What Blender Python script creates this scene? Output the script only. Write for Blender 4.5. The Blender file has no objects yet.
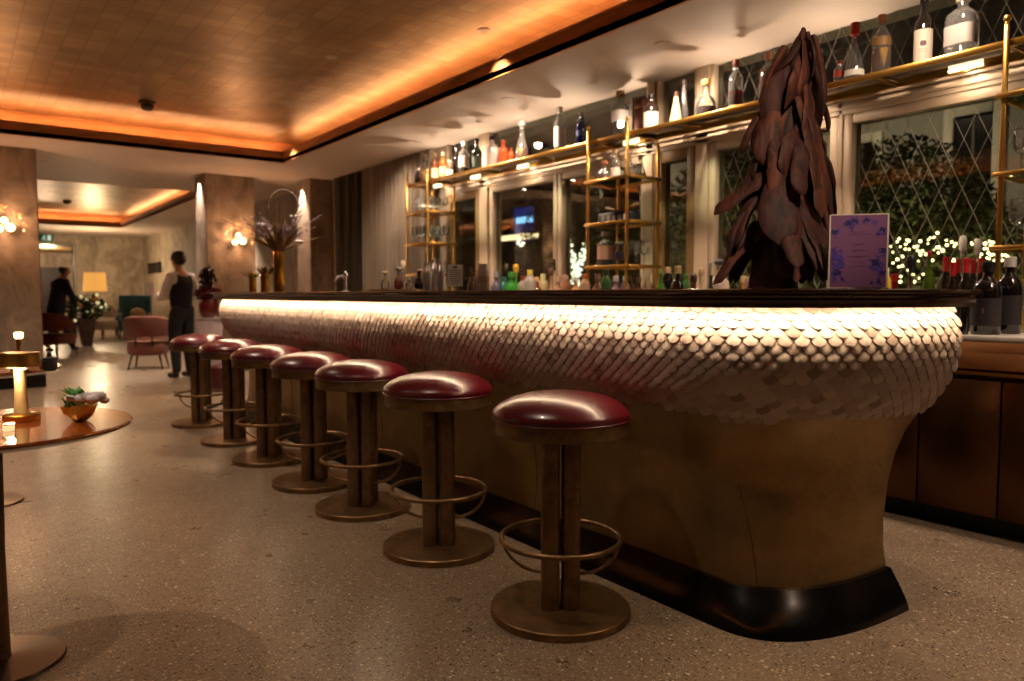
import bpy, math, random
from mathutils import Vector, Matrix, noise
random.seed(7)
PI = math.pi
sc = bpy.context.scene
COL = sc.collection

# ---------------------------------------------------------------- camera geometry
FPX, HZ, EYE = 752.0, 294.5, 1.15
PITCH = math.atan((340.5-HZ)/FPX)
YAW = math.atan(557*math.cos(PITCH)/FPX)
FW = Vector((math.sin(YAW)*math.cos(PITCH), math.cos(YAW)*math.cos(PITCH), -math.sin(PITCH)))
RT = Vector((math.cos(YAW), -math.sin(YAW), 0))
UP = RT.cross(FW)
CAM = Vector((0, 0, EYE))
def ray(u, v): return FW + RT*((u-512)/FPX) - UP*((v-340.5)/FPX)
def on(u, v, ax, c):
    r = ray(u, v); return CAM + r*((c-CAM[ax])/r[ax])
def ay(u, x): return on(u, 250, 0, x).y            # y of a place on the plane x
def dep(u, v, d): return CAM + ray(u, v)*d

# ---------------------------------------------------------------- mesh helpers
class G:
    def __init__(s): s.v = []; s.f = []
    def add(s, vs, fs):
        b = len(s.v); s.v += [tuple(p) for p in vs]; s.f += [tuple(i+b for i in f) for f in fs]; return s
    def box(s, x0, x1, y0, y1, z0, z1, c=0.0):
        if x0 > x1: x0, x1 = x1, x0
        if y0 > y1: y0, y1 = y1, y0
        if z0 > z1: z0, z1 = z1, z0
        c = min(c, (x1-x0)*.45, (y1-y0)*.45, (z1-z0)*.45)
        if c <= 0:
            vs = [(x, y, z) for z in (z0, z1) for x, y in ((x0, y0), (x1, y0), (x1, y1), (x0, y1))]
            return s.add(vs, [(3, 2, 1, 0), (4, 5, 6, 7), (0, 1, 5, 4), (1, 2, 6, 5), (2, 3, 7, 6), (3, 0, 4, 7)])
        def ring(z, i):   # chamfered rectangle
            a, b, d, e = x0+i, x1-i, y0+i, y1-i; k = c
            return [(a+k, d, z), (b-k, d, z), (b, d+k, z), (b, e-k, z), (b-k, e, z), (a+k, e, z), (a, e-k, z), (a, d+k, z)]
        k = c*.5
        rs = [ring(z0, k), ring(z0+c, 0), ring(z1-c, 0), ring(z1, k)]
        vs = [p for r in rs for p in r]
        fs = [tuple(range(7, -1, -1)), tuple(range(24, 32))]
        for r in range(3):
            for i in range(8):
                j = (i+1) % 8; fs.append((r*8+i, r*8+j, r*8+8+j, r*8+8+i))
        return s.add(vs, fs)
    def lathe(s, prof, c=(0, 0, 0), n=20, sq=0.0, a0=0.0, a1=2*PI, thresh=0.0):
        full = abs(a1-a0-2*PI) < 1e-6
        m = n if full else n+1
        b = len(s.v); rm = max(r for r, z in prof)
        for r, z in prof:
            for i in range(m):
                a = a0+(a1-a0)*i/n
                q = r
                if sq and r > thresh*rm:
                    ca, sa = abs(math.cos(a)), abs(math.sin(a))
                    q = r*((1-sq)+sq*(1/((ca**6+sa**6)**(1/6))))
                s.v.append((c[0]+q*math.cos(a), c[1]+q*math.sin(a), c[2]+z))
        for k in range(len(prof)-1):
            for i in range(n):
                j = (i+1) % m
                s.f.append((b+k*m+i, b+k*m+j, b+(k+1)*m+j, b+(k+1)*m+i))
        if full:
            if prof[0][0] > 1e-5: s.f.append(tuple(b+i for i in range(m-1, -1, -1)))
            if prof[-1][0] > 1e-5: s.f.append(tuple(b+(len(prof)-1)*m+i for i in range(m)))
        return s
    def cyl(s, c, r, h, n=20, ch=0.0):
        p = [(r-ch, 0), (r, ch), (r, h-ch), (r-ch, h)] if ch else [(r, 0), (r, h)]
        return s.lathe(p, c, n)
    def tube(s, pts, r, n=8, closed=False):
        pts = [Vector(p) for p in pts]; m = len(pts); b = len(s.v)
        rr = r if isinstance(r, (list, tuple)) else [r]*m
        ref = None
        for i, p in enumerate(pts):
            t = (pts[(i+1) % m]-pts[i-1]) if closed else (pts[min(i+1, m-1)]-pts[max(i-1, 0)])
            t.normalize()
            if ref is None:
                ref = Vector((0, 0, 1)) if abs(t.z) < .9 else Vector((1, 0, 0))
            a = t.cross(ref)
            if a.length < 1e-4: a = t.cross(Vector((0.3, 1, 0.2)))
            a.normalize(); q = a.cross(t).normalized(); ref = q
            for k in range(n):
                w = 2*PI*k/n
                s.v.append(tuple(p+a*(rr[i]*math.cos(w))+q*(rr[i]*math.sin(w))))
        for i in range(m if closed else m-1):
            j = (i+1) % m
            for k in range(n):
                l = (k+1) % n
                s.f.append((b+i*n+k, b+i*n+l, b+j*n+l, b+j*n+k))
        if not closed:
            s.f.append(tuple(b+k for k in range(n-1, -1, -1))); s.f.append(tuple(b+(m-1)*n+k for k in range(n)))
        return s
    def ball(s, c, r, n=10, m=7, sc_=(1, 1, 1)):
        prof = [(math.sin(PI*i/m)*1.0, -math.cos(PI*i/m)) for i in range(m+1)]
        t = G().lathe([(max(a, 1e-6), z) for a, z in prof], (0, 0, 0), n)
        return s.add([(c[0]+x*r*sc_[0], c[1]+y*r*sc_[1], c[2]+z*r*sc_[2]) for x, y, z in t.v], t.f)
    def prism(s, poly, h0, h1, M=None):
        n = len(poly)
        vs = [Vector((x, y, h0)) for x, y in poly]+[Vector((x, y, h1)) for x, y in poly]
        if M: vs = [M @ v for v in vs]
        fs = [tuple(range(n-1, -1, -1)), tuple(range(n, 2*n))]
        for i in range(n):
            j = (i+1) % n; fs.append((i, j, n+j, n+i))
        return s.add(vs, fs)
    def xf(s, M):
        s.v = [tuple(M @ Vector(p)) for p in s.v]; return s

def link(o, parent=None):
    COL.objects.link(o)
    if parent is not None: o.parent = parent
    return o
def obj(name, g, mat, parent=None, ang=40, loc=None, smooth=True):
    me = bpy.data.meshes.new(name); me.from_pydata(g.v, [], g.f); me.validate()
    if smooth:
        me.polygons.foreach_set('use_smooth', [True]*len(me.polygons))
        me.set_sharp_from_angle(angle=math.radians(ang))
    me.materials.append(mat)
    o = bpy.data.objects.new(name, me); link(o, parent)
    if loc is not None: o.location = loc
    return o
def tag(o, label=None, cat=None, group=None, kind=None):
    if label: o['label'] = label
    if cat: o['category'] = cat
    if group: o['group'] = group
    if kind: o['kind'] = kind
    return o
def thing(name, label, cat, loc=(0, 0, 0), rz=0.0, group=None):
    o = bpy.data.objects.new(name, None); COL.objects.link(o); o.empty_display_size = .05
    o.location = loc; o.rotation_euler = (0, 0, rz)
    return tag(o, label, cat, group)
def struct(name, g, mat, parent=None, smooth=False):
    o = obj(name, g, mat, parent, smooth=smooth)
    if parent is None: o['kind'] = 'structure'
    return o
def dup(root, loc, rz=None, label=None, group=None, scale=None):
    r = root.copy(); COL.objects.link(r); r.location = loc
    if rz is not None: r.rotation_euler = (0, 0, rz)
    if label: r['label'] = label
    if group: r['group'] = group
    if scale: r.scale = scale
    for ch in list(root.children):
        c = ch.copy(); COL.objects.link(c); c.parent = r
        for g in list(ch.children):
            d = g.copy(); COL.objects.link(d); d.parent = c
    return r

# ---------------------------------------------------------------- materials
def lin(h):
    if not isinstance(h, str): return tuple(h)+(1,)
    v = [int(h[i:i+2], 16)/255 for i in (0, 2, 4)]
    return tuple(c/12.92 if c <= .04045 else ((c+.055)/1.055)**2.4 for c in v)+(1,)
_mc = {}
def mat(name, col='808080', rough=.5, metal=0.0, emit=None, es=0.0, coat=0.0, spec=.5, var=0.0, vs=8.0, bump=0.0, bs=60.0, sheen=0.0, stretch=None, trans=0.0):
    if name in _mc: return _mc[name]
    m = bpy.data.materials.new(name); m.use_nodes = True; nt = m.node_tree; N = nt.nodes; L = nt.links
    b = N['Principled BSDF']; c = lin(col)
    b.inputs['Base Color'].default_value = c; b.inputs['Roughness'].default_value = rough
    b.inputs['Metallic'].default_value = metal; b.inputs['Coat Weight'].default_value = coat
    b.inputs['Specular IOR Level'].default_value = spec; b.inputs['Sheen Weight'].default_value = sheen
    b.inputs['Transmission Weight'].default_value = trans
    if emit: b.inputs['Emission Color'].default_value = lin(emit); b.inputs['Emission Strength'].default_value = es
    if var or bump:
        tc = N.new('ShaderNodeTexCoord'); src = tc.outputs['Object']
        if stretch:
            mp = N.new('ShaderNodeMapping'); mp.inputs['Scale'].default_value = stretch; L.new(src, mp.inputs['Vector']); src = mp.outputs[0]
        if var:
            n = N.new('ShaderNodeTexNoise'); n.inputs['Scale'].default_value = vs; n.inputs['Detail'].default_value = 6; n.inputs['Roughness'].default_value = .6
            L.new(src, n.inputs['Vector'])
            mx = N.new('ShaderNodeMix'); mx.data_type = 'RGBA'
            mx.inputs[6].default_value = tuple(max(0, x*(1-var)) for x in c[:3])+(1,)
            mx.inputs[7].default_value = tuple(min(1, x*(1+var)) for x in c[:3])+(1,)
            rp = N.new('ShaderNodeMapRange'); rp.inputs[1].default_value = .3; rp.inputs[2].default_value = .7
            L.new(n.outputs['Fac'], rp.inputs[0]); L.new(rp.outputs[0], mx.inputs[0]); L.new(mx.outputs[2], b.inputs['Base Color'])
        if bump:
            n2 = N.new('ShaderNodeTexNoise'); n2.inputs['Scale'].default_value = bs; n2.inputs['Detail'].default_value = 4
            L.new(src, n2.inputs['Vector'])
            bp = N.new('ShaderNodeBump'); bp.inputs['Strength'].default_value = bump; bp.inputs['Distance'].default_value = .01
            L.new(n2.outputs['Fac'], bp.inputs['Height']); L.new(bp.outputs[0], b.inputs['Normal'])
    _mc[name] = m; return m
def glass(name, tint='FFFFFF', rough=.03, k=1.0, ior=1.45, lit_mix=0.0):
    if name in _mc: return _mc[name]
    m = bpy.data.materials.new(name); m.use_nodes = True; nt = m.node_tree; N = nt.nodes; L = nt.links
    N.remove(N['Principled BSDF']); out = N['Material Output']
    t = N.new('ShaderNodeBsdfTransparent'); t.inputs[0].default_value = lin(tint)
    g = N.new('ShaderNodeBsdfGlossy'); g.inputs['Roughness'].default_value = rough; g.inputs['Color'].default_value = (.95, .95, .95, 1)
    fr = N.new('ShaderNodeFresnel'); fr.inputs[0].default_value = ior
    mu = N.new('ShaderNodeMath'); mu.operation = 'MULTIPLY'; mu.inputs[1].default_value = k; mu.use_clamp = True
    mx = N.new('ShaderNodeMixShader')
    L.new(fr.outputs[0], mu.inputs[0]); L.new(mu.outputs[0], mx.inputs[0]); L.new(t.outputs[0], mx.inputs[1]); L.new(g.outputs[0], mx.inputs[2])
    if lit_mix:  # pale diffuse share stands in for light caught in the glass
        df = N.new('ShaderNodeBsdfDiffuse'); df.inputs[0].default_value = (.9, .88, .84, 1); m2 = N.new('ShaderNodeMixShader'); m2.inputs[0].default_value = lit_mix
        L.new(mx.outputs[0], m2.inputs[1]); L.new(df.outputs[0], m2.inputs[2]); L.new(m2.outputs[0], out.inputs[0])
    else: L.new(mx.outputs[0], out.inputs[0])
    _mc[name] = m; return m
def liquid(name, col):
    if name in _mc: return _mc[name]
    m = bpy.data.materials.new(name); m.use_nodes = True; nt = m.node_tree; N = nt.nodes; L = nt.links
    b = N['Principled BSDF']; b.inputs['Base Color'].default_value = lin(col); b.inputs['Roughness'].default_value = .12
    t = N.new('ShaderNodeBsdfTransparent'); t.inputs[0].default_value = lin(col)
    mx = N.new('ShaderNodeMixShader'); mx.inputs[0].default_value = .85
    tl = N.new('ShaderNodeBsdfTranslucent'); tl.inputs[0].default_value = lin(col); m2 = N.new('ShaderNodeMixShader'); m2.inputs[0].default_value = .5
    L.new(b.outputs[0], m2.inputs[1]); L.new(tl.outputs[0], m2.inputs[2])
    L.new(t.outputs[0], mx.inputs[1]); L.new(m2.outputs[0], mx.inputs[2]); L.new(mx.outputs[0], N['Material Output'].inputs[0])
    _mc[name] = m; return m

def terrazzo():
    m = bpy.data.materials.new('terrazzo'); m.use_nodes = True; nt = m.node_tree; N = nt.nodes; L = nt.links
    b = N['Principled BSDF']; tc = N.new('ShaderNodeTexCoord')
    def vor(scale, lo, hi, col, prev, thr):
        v = N.new('ShaderNodeTexVoronoi'); v.inputs['Scale'].default_value = scale; v.inputs['Randomness'].default_value = 1
        L.new(tc.outputs['Object'], v.inputs['Vector'])
        r = N.new('ShaderNodeMapRange'); r.inputs[1].default_value = hi; r.inputs[2].default_value = lo; L.new(v.outputs['Distance'], r.inputs[0])
        sp = N.new('ShaderNodeSeparateColor'); L.new(v.outputs['Color'], sp.inputs[0])
        g = N.new('ShaderNodeMath'); g.operation = 'GREATER_THAN'; g.inputs[1].default_value = thr; L.new(sp.outputs[0], g.inputs[0])
        mu = N.new('ShaderNodeMath'); mu.operation = 'MULTIPLY'; L.new(r.outputs[0], mu.inputs[0]); L.new(g.outputs[0], mu.inputs[1])
        mx = N.new('ShaderNodeMix'); mx.data_type = 'RGBA'; mx.inputs[7].default_value = lin(col)
        L.new(mu.outputs[0], mx.inputs[0])
        if isinstance(prev, str): mx.inputs[6].default_value = lin(prev)
        else: L.new(prev, mx.inputs[6])
        return mx.outputs[2]
    n = N.new('ShaderNodeTexNoise'); n.inputs['Scale'].default_value = 1.3; n.inputs['Detail'].default_value = 5; L.new(tc.outputs['Object'], n.inputs['Vector'])
    mx = N.new('ShaderNodeMix'); mx.data_type = 'RGBA'; mx.inputs[6].default_value = lin('746150'); mx.inputs[7].default_value = lin('8E7A64'); L.new(n.outputs['Fac'], mx.inputs[0])
    c = vor(85, .30, .36, 'B09E82', mx.outputs[2], .5)
    c = vor(72, .24, .28, '2E231A', c, .55)
    c = vor(50, .24, .27, '15100B', c, .76)
    c = vor(44, .22, .26, 'CDBDA4', c, .82)
    c = vor(130, .30, .36, '43362A', c, .6)
    L.new(c, b.inputs['Base Color']); b.inputs['Roughness'].default_value = .28; b.inputs['Specular IOR Level'].default_value = .5
    n2 = N.new('ShaderNodeTexNoise'); n2.inputs['Scale'].default_value = 5; n2.inputs['Detail'].default_value = 6; L.new(tc.outputs['Object'], n2.inputs['Vector'])
    r = N.new('ShaderNodeMapRange'); r.inputs[3].default_value = .2; r.inputs[4].default_value = .42; L.new(n2.outputs['Fac'], r.inputs[0]); L.new(r.outputs[0], b.inputs['Roughness'])
    return m
def goldleaf():
    m = bpy.data.materials.new('gold_leaf'); m.use_nodes = True; nt = m.node_tree; N = nt.nodes; L = nt.links
    b = N['Principled BSDF']; tc = N.new('ShaderNodeTexCoord')
    br = N.new('ShaderNodeTexBrick'); br.inputs['Scale'].default_value = 1.0; br.offset = 0.0
    br.inputs['Brick Width'].default_value = .16; br.inputs['Row Height'].default_value = .16; br.inputs['Mortar Size'].default_value = .005; br.inputs['Mortar Smooth'].default_value = .6
    br.inputs['Color1'].default_value = lin('BE9E70'); br.inputs['Color2'].default_value = lin('A88658'); br.inputs['Mortar'].default_value = lin('90703F')
    L.new(tc.outputs['Object'], br.inputs['Vector'])
    n = N.new('ShaderNodeTexNoise'); n.inputs['Scale'].default_value = 1.2; n.inputs['Detail'].default_value = 8; n.inputs['Roughness'].default_value = .65; L.new(tc.outputs['Object'], n.inputs['Vector'])
    mx = N.new('ShaderNodeMix'); mx.data_type = 'RGBA'; mx.blend_type = 'MULTIPLY'; mx.inputs[0].default_value = .55
    L.new(br.outputs['Color'], mx.inputs[6])
    cr = N.new('ShaderNodeValToRGB'); cr.color_ramp.elements[0].position = .35; cr.color_ramp.elements[0].color = (.35, .3, .25, 1); cr.color_ramp.elements[1].position = .65; cr.color_ramp.elements[1].color = (1, 1, 1, 1)
    L.new(n.outputs['Fac'], cr.inputs[0]); L.new(cr.outputs[0], mx.inputs[7]); L.new(mx.outputs[2], b.inputs['Base Color'])
    b.inputs['Metallic'].default_value = .85; b.inputs['Roughness'].default_value = .42
    return m
def stone(name, c1, c2, rough=.7):
    m = bpy.data.materials.new(name); m.use_nodes = True; nt = m.node_tree; N = nt.nodes; L = nt.links
    b = N['Principled BSDF']; tc = N.new('ShaderNodeTexCoord'); mp = N.new('ShaderNodeMapping'); mp.inputs['Scale'].default_value = (1, 1, .6); L.new(tc.outputs['Object'], mp.inputs[0])
    n = N.new('ShaderNodeTexNoise'); n.inputs['Scale'].default_value = 3.2; n.inputs['Detail'].default_value = 10; n.inputs['Roughness'].default_value = .72; n.inputs['Distortion'].default_value = .8
    L.new(mp.outputs[0], n.inputs['Vector'])
    cr = N.new('ShaderNodeValToRGB'); cr.color_ramp.elements[0].position = .38; cr.color_ramp.elements[0].color = lin(c1); cr.color_ramp.elements[1].position = .62; cr.color_ramp.elements[1].color = lin(c2)
    L.new(n.outputs['Fac'], cr.inputs[0]); L.new(cr.outputs[0], b.inputs['Base Color']); b.inputs['Roughness'].default_value = rough
    return m
def veneer(name, c1, c2, rough, coat, sc_=(1, 1, 1), wscale=6.0, dist=6.0):
    m = bpy.data.materials.new(name); m.use_nodes = True; nt = m.node_tree; N = nt.nodes; L = nt.links
    b = N['Principled BSDF']; tc = N.new('ShaderNodeTexCoord'); mp = N.new('ShaderNodeMapping'); mp.inputs['Scale'].default_value = sc_; L.new(tc.outputs['Object'], mp.inputs[0])
    w = N.new('ShaderNodeTexNoise'); w.inputs['Scale'].default_value = wscale; w.inputs['Detail'].default_value = 8; w.inputs['Distortion'].default_value = dist*.1
    L.new(mp.outputs[0], w.inputs['Vector'])
    cr = N.new('ShaderNodeValToRGB'); cr.color_ramp.elements[0].position = .35; cr.color_ramp.elements[0].color = lin(c1); cr.color_ramp.elements[1].position = .65; cr.color_ramp.elements[1].color = lin(c2)
    L.new(w.outputs['Fac'], cr.inputs[0]); L.new(cr.outputs[0], b.inputs['Base Color']); b.inputs['Roughness'].default_value = rough; b.inputs['Coat Weight'].default_value = coat; b.inputs['Coat Roughness'].default_value = .06
    return m

M_floor = terrazzo(); M_gold = goldleaf()
M_soffit = mat('soffit_paint', 'CFBAA9', .6)
M_wall = stone('plaster_wall', '8F7F6C', 'C0AE98')
M_col = stone('column_stone', '6E5C4C', '9A856F', .55)
M_fascia = mat('bronze_fascia', 'D08A52', .5, .0, var=.35, vs=4, stretch=(.5, .5, 3))
M_wood = veneer('dark_walnut', '20110B', '4A2B1B', .22, .8, (8, 1, 8), 5)
M_table = veneer('red_wood_veneer', '6E2F12', 'B4622C', .16, 1.0, (2, 14, 2), 4)
M_bronze = mat('patinated_bronze', '7E6242', .38, .78, var=.4, vs=14, bump=.08, bs=40)
M_bronzed = mat('dark_bronze', '7A5E42', .4, .75, var=.35, vs=20)
M_body = mat('hammered_bronze_plaster', '94794F', .36, .72, var=.25, vs=5, bump=.22, bs=55)
M_kick = mat('black_marble', '0B0A0A', .2, 0, coat=.0, spec=.35, var=.5, vs=6)
M_scale = mat('unglazed_ceramic_scale', 'B9A79A', .55, 0, var=.12, vs=9)
M_scale = None
M_leather = mat('burgundy_leather', '4E0714', .30, 0, coat=.15, bump=.03, bs=220)
M_piping = mat('burgundy_piping', '4E0914', .4)
M_brass = mat('brushed_brass', 'C79A4B', .28, .95)
M_brassd = mat('aged_brass', 'A67A3A', .35, .95)
M_steel = mat('polished_steel', 'D8D4D4', .28, .85)
M_cream = mat('cream_window_paint', 'C9B296', .45)
M_tan = mat('tan_door_paint', '8C6E47', .5)
M_dark = mat('black_recess', '0C0A09', .6)
M_cab = mat('bronze_cabinet_panel', '5A3A22', .33, .8, var=.25, vs=3, stretch=(1, 1, .3))
M_cabt = mat('polished_copper_panel', 'D09462', .38, .3, var=.15, vs=3)
M_counter = mat('pale_counter_stone', 'C9BFB4', .3, 0, var=.08)
M_pane = glass('window_glass', 'E6EAE4', .0, .7)
M_shelfglass = glass('shelf_glass', 'E4F0E8', .02, 1.6)
M_clear = glass('clear_glass', 'F4F4F0', .06, 2.2, lit_mix=.05)
M_lattice = mat('lead_lattice', '8C8476', .5, .2)
M_curt = mat('grey_beige_curtain', '8E7E6C', .85, sheen=.2)
M_curtd = mat('olive_curtain', '3A3220', .85)
M_white = mat('white_cloth', 'D8D4CF', .7)
M_black = mat('black_cloth', '050508', .85)
M_navy = mat('navy_cloth', '141A3C', .8)
M_skin = mat('skin', 'B07E62', .5)
M_hair = mat('dark_hair', '120C09', .6)
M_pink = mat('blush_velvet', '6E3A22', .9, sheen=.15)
M_teal = mat('teal_velvet', '2A7080', .7, sheen=.4)
M_leaf = mat('leaf_green', '2F4A1C', .6, var=.5, vs=20)
M_leafd = mat('night_leaf_green', '5C6034', .75, var=.6, vs=7)
M_wall2 = mat('facade_render', '7C7466', .9, var=.15, vs=1.5)
def emis(name, col, s): return mat(name, '000000', .5, emit=col, es=s)
M_led = emis('led_strip_glow', 'FFDDB4', 80)
M_cove = emis('cove_led_glow', 'FFC892', 40)
M_dl = emis('downlight_glow', 'FFE9C8', 22)
M_fairy = emis('fairy_light_glow', 'FFE29A', 8)
M_fairyw = emis('white_fairy_light_glow', 'F2F4D0', 6)

# ================================================================ THE ROOM
XW, ZC = 4.80, 2.925         # window wall, soffit height
X0, Y0, Y1 = -5.0, -3.5, 26.0
struct('floor', G().box(X0-.2, XW+.2, Y0-.2, Y1+6.2, -.12, 0), M_floor)
cof = [(-3.4, 3.62, -1.5, 10.1), (-3.4, 3.62, 13.8, 22.4)]
g = G()
T = .05
def crect(x0, x1, y0, y1): g.box(x0, x1, y0, y1, ZC, ZC+T)
crect(X0, XW+.2, Y0, cof[0][2]); crect(X0, XW+.2, cof[0][3], cof[1][2]); crect(X0, XW+.2, cof[1][3], Y1)
for c in cof: crect(X0, c[0], c[2], c[3]); crect(c[1], XW+.2, c[2], c[3])
struct('ceiling', g, M_soffit)
for k, (x0, x1, y0, y1) in enumerate(cof):
    P, ZG = .32, 3.25
    struct('ceiling_coffer', G().box(x0-P, x1+P, y0-P, y1+P, ZG, ZG+.04), M_gold)
    g = G(); t = .022; zt = 3.055
    for a, b, c, d in ((x0, x1, y0-t, y0), (x0, x1, y1, y1+t), (x0-t, x0, y0-t, y1+t), (x1, x1+t, y0-t, y1+t)): g.box(a, b, c, d, ZC-.004, zt)
    # rounded lip along the top edge of the band
    for a, b, c, d in ((x0, x1, y0-t, y0+.014), (x0, x1, y1-.014, y1+t), (x0-t, x0+.014, y0, y1), (x1-.014, x1+t, y0, y1)): g.box(a, b, c, d, zt, zt+.016, .006)
    struct('trim_%d' % (k*2+1), g, M_fascia)
    g = G()
    for a, b, c, d in ((x0-P, x1+P, y0-P-.02, y0-P), (x0-P, x1+P, y1+P, y1+P+.02), (x0-P-.02, x0-P, y0-P, y1+P), (x1+P, x1+P+.02, y0-P, y1+P)): g.box(a, b, c, d, ZC+T, ZG)
    struct('trim_%d' % (k*2+2), g, M_fascia)
    g = G(); q = .18; w = .02
    for a, b, c, d in ((x0, x1, y0-q-w, y0-q), (x0, x1, y1+q, y1+q+w), (x0-q-w, x0-q, y0, y1), (x1+q, x1+q+w, y0, y1)): g.box(a, b, c, d, 3.02, 3.032)
    o = obj('cove_light_strip', g, M_cove, smooth=False)
    tag(o, 'warm glowing strip hidden in the edge of the %s gold ceiling recess' % ('large near' if k == 0 else 'far room'), 'light strip')

# walls
struct('wall_left', G().box(X0-.15, X0, Y0, Y1, 0, ZC), M_wall)
struct('wall_front', G().box(X0, XW, Y0-.15, Y0, 0, ZC), M_wall)
# back wall with door opening
dx0, dx1, dz = 1.95, 2.89, 2.62
g = G().box(X0, dx0, Y1, Y1+.2, 0, ZC+.3).box(dx1, XW+.2, Y1, Y1+.2, 0, ZC+.3).box(dx0, dx1, Y1, Y1+.2, dz, ZC+.3)
struct('wall_back', g, M_wall)
g = G().box(dx0-.08, dx0, Y1-.03, Y1+.2, 0, dz+.08).box(dx1, dx1+.08, Y1-.03, Y1+.2, 0, dz+.08).box(dx0, dx1, Y1-.03, Y1+.2, dz, dz+.08)
struct('door_1', g, mat('door_frame_grey', '8F867A', .5))
# small lobby beyond the door
struct('wall_lobby', G().box(0, 5, 31, 31.1, 0, 2.9).box(.4, .5, Y1+.2, 31, 0, 2.9).box(4.4, 4.5, Y1+.2, 31, 0, 2.9), M_wall)
struct('ceiling_lobby', G().box(.4, 4.5, Y1+.2, 31, 2.62, 2.66), M_gold)
struct('door_2', G().box(2.35, 3.1, 30.9, 30.96, 0, 2.1, .01).box(2.44, 3.01, 30.88, 30.9, .15, 1.0, .01).box(2.44, 3.01, 30.88, 30.9, 1.1, 2.0, .01), mat('dark_door_wood', '2A1C14', .5))

# right wall solid beyond the windows
YS = 7.75
struct('wall_right', G().box(XW, XW+.2, YS, Y1, 0, ZC+.3).box(XW, XW+.2, Y0, -.6, 0, ZC+.3).box(XW, XW+.2, -.6, YS, 0, .96), M_wall)
struct('trim_5', G().box(XW-.03, XW+.23, -.6, YS, .96, .99, .008), M_cream)

# columns
def column(x0, x1, y0, y1, n):
    struct('wall_column_%s' % n, G().box(x0, x1, y0, y1, 0, ZC, .012), M_col)
    struct('baseboard_%s' % n, G().box(x0-.015, x1+.015, y0-.015, y1+.015, 0, .16, .006), M_kick)
column(.02, .86, 10.95, 11.8, 'left'); column(3.0, 3.72, 11.62, 12.2, 'middle'); column(4.42, 4.80, 11.2, 11.75, 'right')
struct('baseboard_back', G().box(2.97, XW, Y1-.02, Y1, 0, .12), M_cream)

# ---------------------------------------------------------------- windows (a facade of frames on plane XW)
ZS, ZH, ZB = .99, 2.27, 2.46     # sill, head of lower pane, underside of transom
def frame_bars(gm, y0, y1, z0, z1, w, x0=XW-.04, x1=XW+.08, ch=.006):
    gm.box(x0, x1, y0, y0+w, z0, z1, ch).box(x0, x1, y1-w, y1, z0, z1, ch).box(x0, x1, y0+w, y1-w, z0, z0+w, ch).box(x0, x1, y0+w, y1-w, z1-w, z1, ch)
def lattice(y0, y1, z0, z1, W=.131, H=.29):
    gm = G(); s = H/W; r = .0019; x = XW+.012
    zc0 = z0
    def seg(sign):
        span = (z1-z0)/s
        k = math.floor((y0-span)/W)-1
        while k*W < y1+span+W:
            # line y = k*W + sign*(z-z0)/s
            ys, ye = k*W, k*W+sign*span
            za, zb = z0, z1
            pts = []
            for z in (z0, z1):
                y = k*W+sign*(z-z0)/s
                if y0 <= y <= y1: pts.append((y, z))
            for y in (y0, y1):
                z = z0+sign*(y-k*W)*s
                if z0 < z < z1: pts.append((y, z))
            if len(pts) >= 2:
                a, b = pts[0], pts[1]
                if abs(a[0]-b[0])+abs(a[1]-b[1]) > .01: gm.tube([(x, a[0], a[1]), (x, b[0], b[1])], r, 4)
            k += 1
    seg(1); seg(-1); return gm
def window(n, y0, y1, z0, z1, lat, w=.06, m=M_cream, pane=M_pane, handle=None):
    r = bpy.data.objects.new('window_%d' % n, None); COL.objects.link(r); r['kind'] = 'structure'
    gm = G(); frame_bars(gm, y0, y1, z0, z1, w); obj('window_frame', gm, m, r)
    obj('glass_pane', G().box(XW+.016, XW+.022, y0+w, y1-w, z0+w, z1-w), pane, r, smooth=False)
    if lat: obj('lead_lattice', lattice(y0+w, y1-w, z0+w, z1-w), M_lattice, r)
    if handle is not None:
        obj('window_handle', G().box(XW-.055, XW-.04, handle-.015, handle+.015, 1.38, 1.5, .004).tube([(XW-.05, handle, 1.45), (XW-.09, handle, 1.45), (XW-.09, handle+.1, 1.44)], .009, 8), mat('bronze_handle', '3A2A1C', .4, .6), r)
wn = 1
for (a, b, lat, hd) in ((5.70, 6.86, False, 5.73), (4.52, 5.69, False, None), (2.79, 3.86, True, None), (1.30, 2.755, True, None), (-.10, 1.29, True, None)):
    window(wn, a, b, ZS, ZH+.06, lat, handle=hd); wn += 1
for (a, b) in ((7.05, 7.75), (3.99, 4.44)):
    window(wn, a, b, ZS, ZH+.06, False, .09, M_tan); wn += 1
for (a, b, lat) in ((7.05, 7.75, False), (4.46, 6.9, False), (3.98, 4.42, False), (1.30, 3.86, True), (-.10, 1.29, True)):
    window(wn, a, b, ZB, ZC+.3, lat, .035); wn += 1
# posts and transom beam
g = G()
for a, b in ((6.9, 7.05), (4.44, 4.52), (3.86, 3.99), (2.755, 2.79), (1.29, 1.30), (-.6, -.10)): g.box(XW-.05, XW+.12, a, b, ZS, ZC+.3 if a != 2.755 else ZB, .006)
struct('trim_6', g, M_cream)
g = G().box(XW-.05, XW+.12, -.1, 7.75, ZH+.06, ZB, .006).box(XW-.075, XW-.05, -.1, 7.75, ZB-.05, ZB-.01, .008).box(XW-.06, XW-.05, -.1, 7.75, ZH+.09, ZH+.105, .003)
struct('trim_7', g, M_cream)

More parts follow.
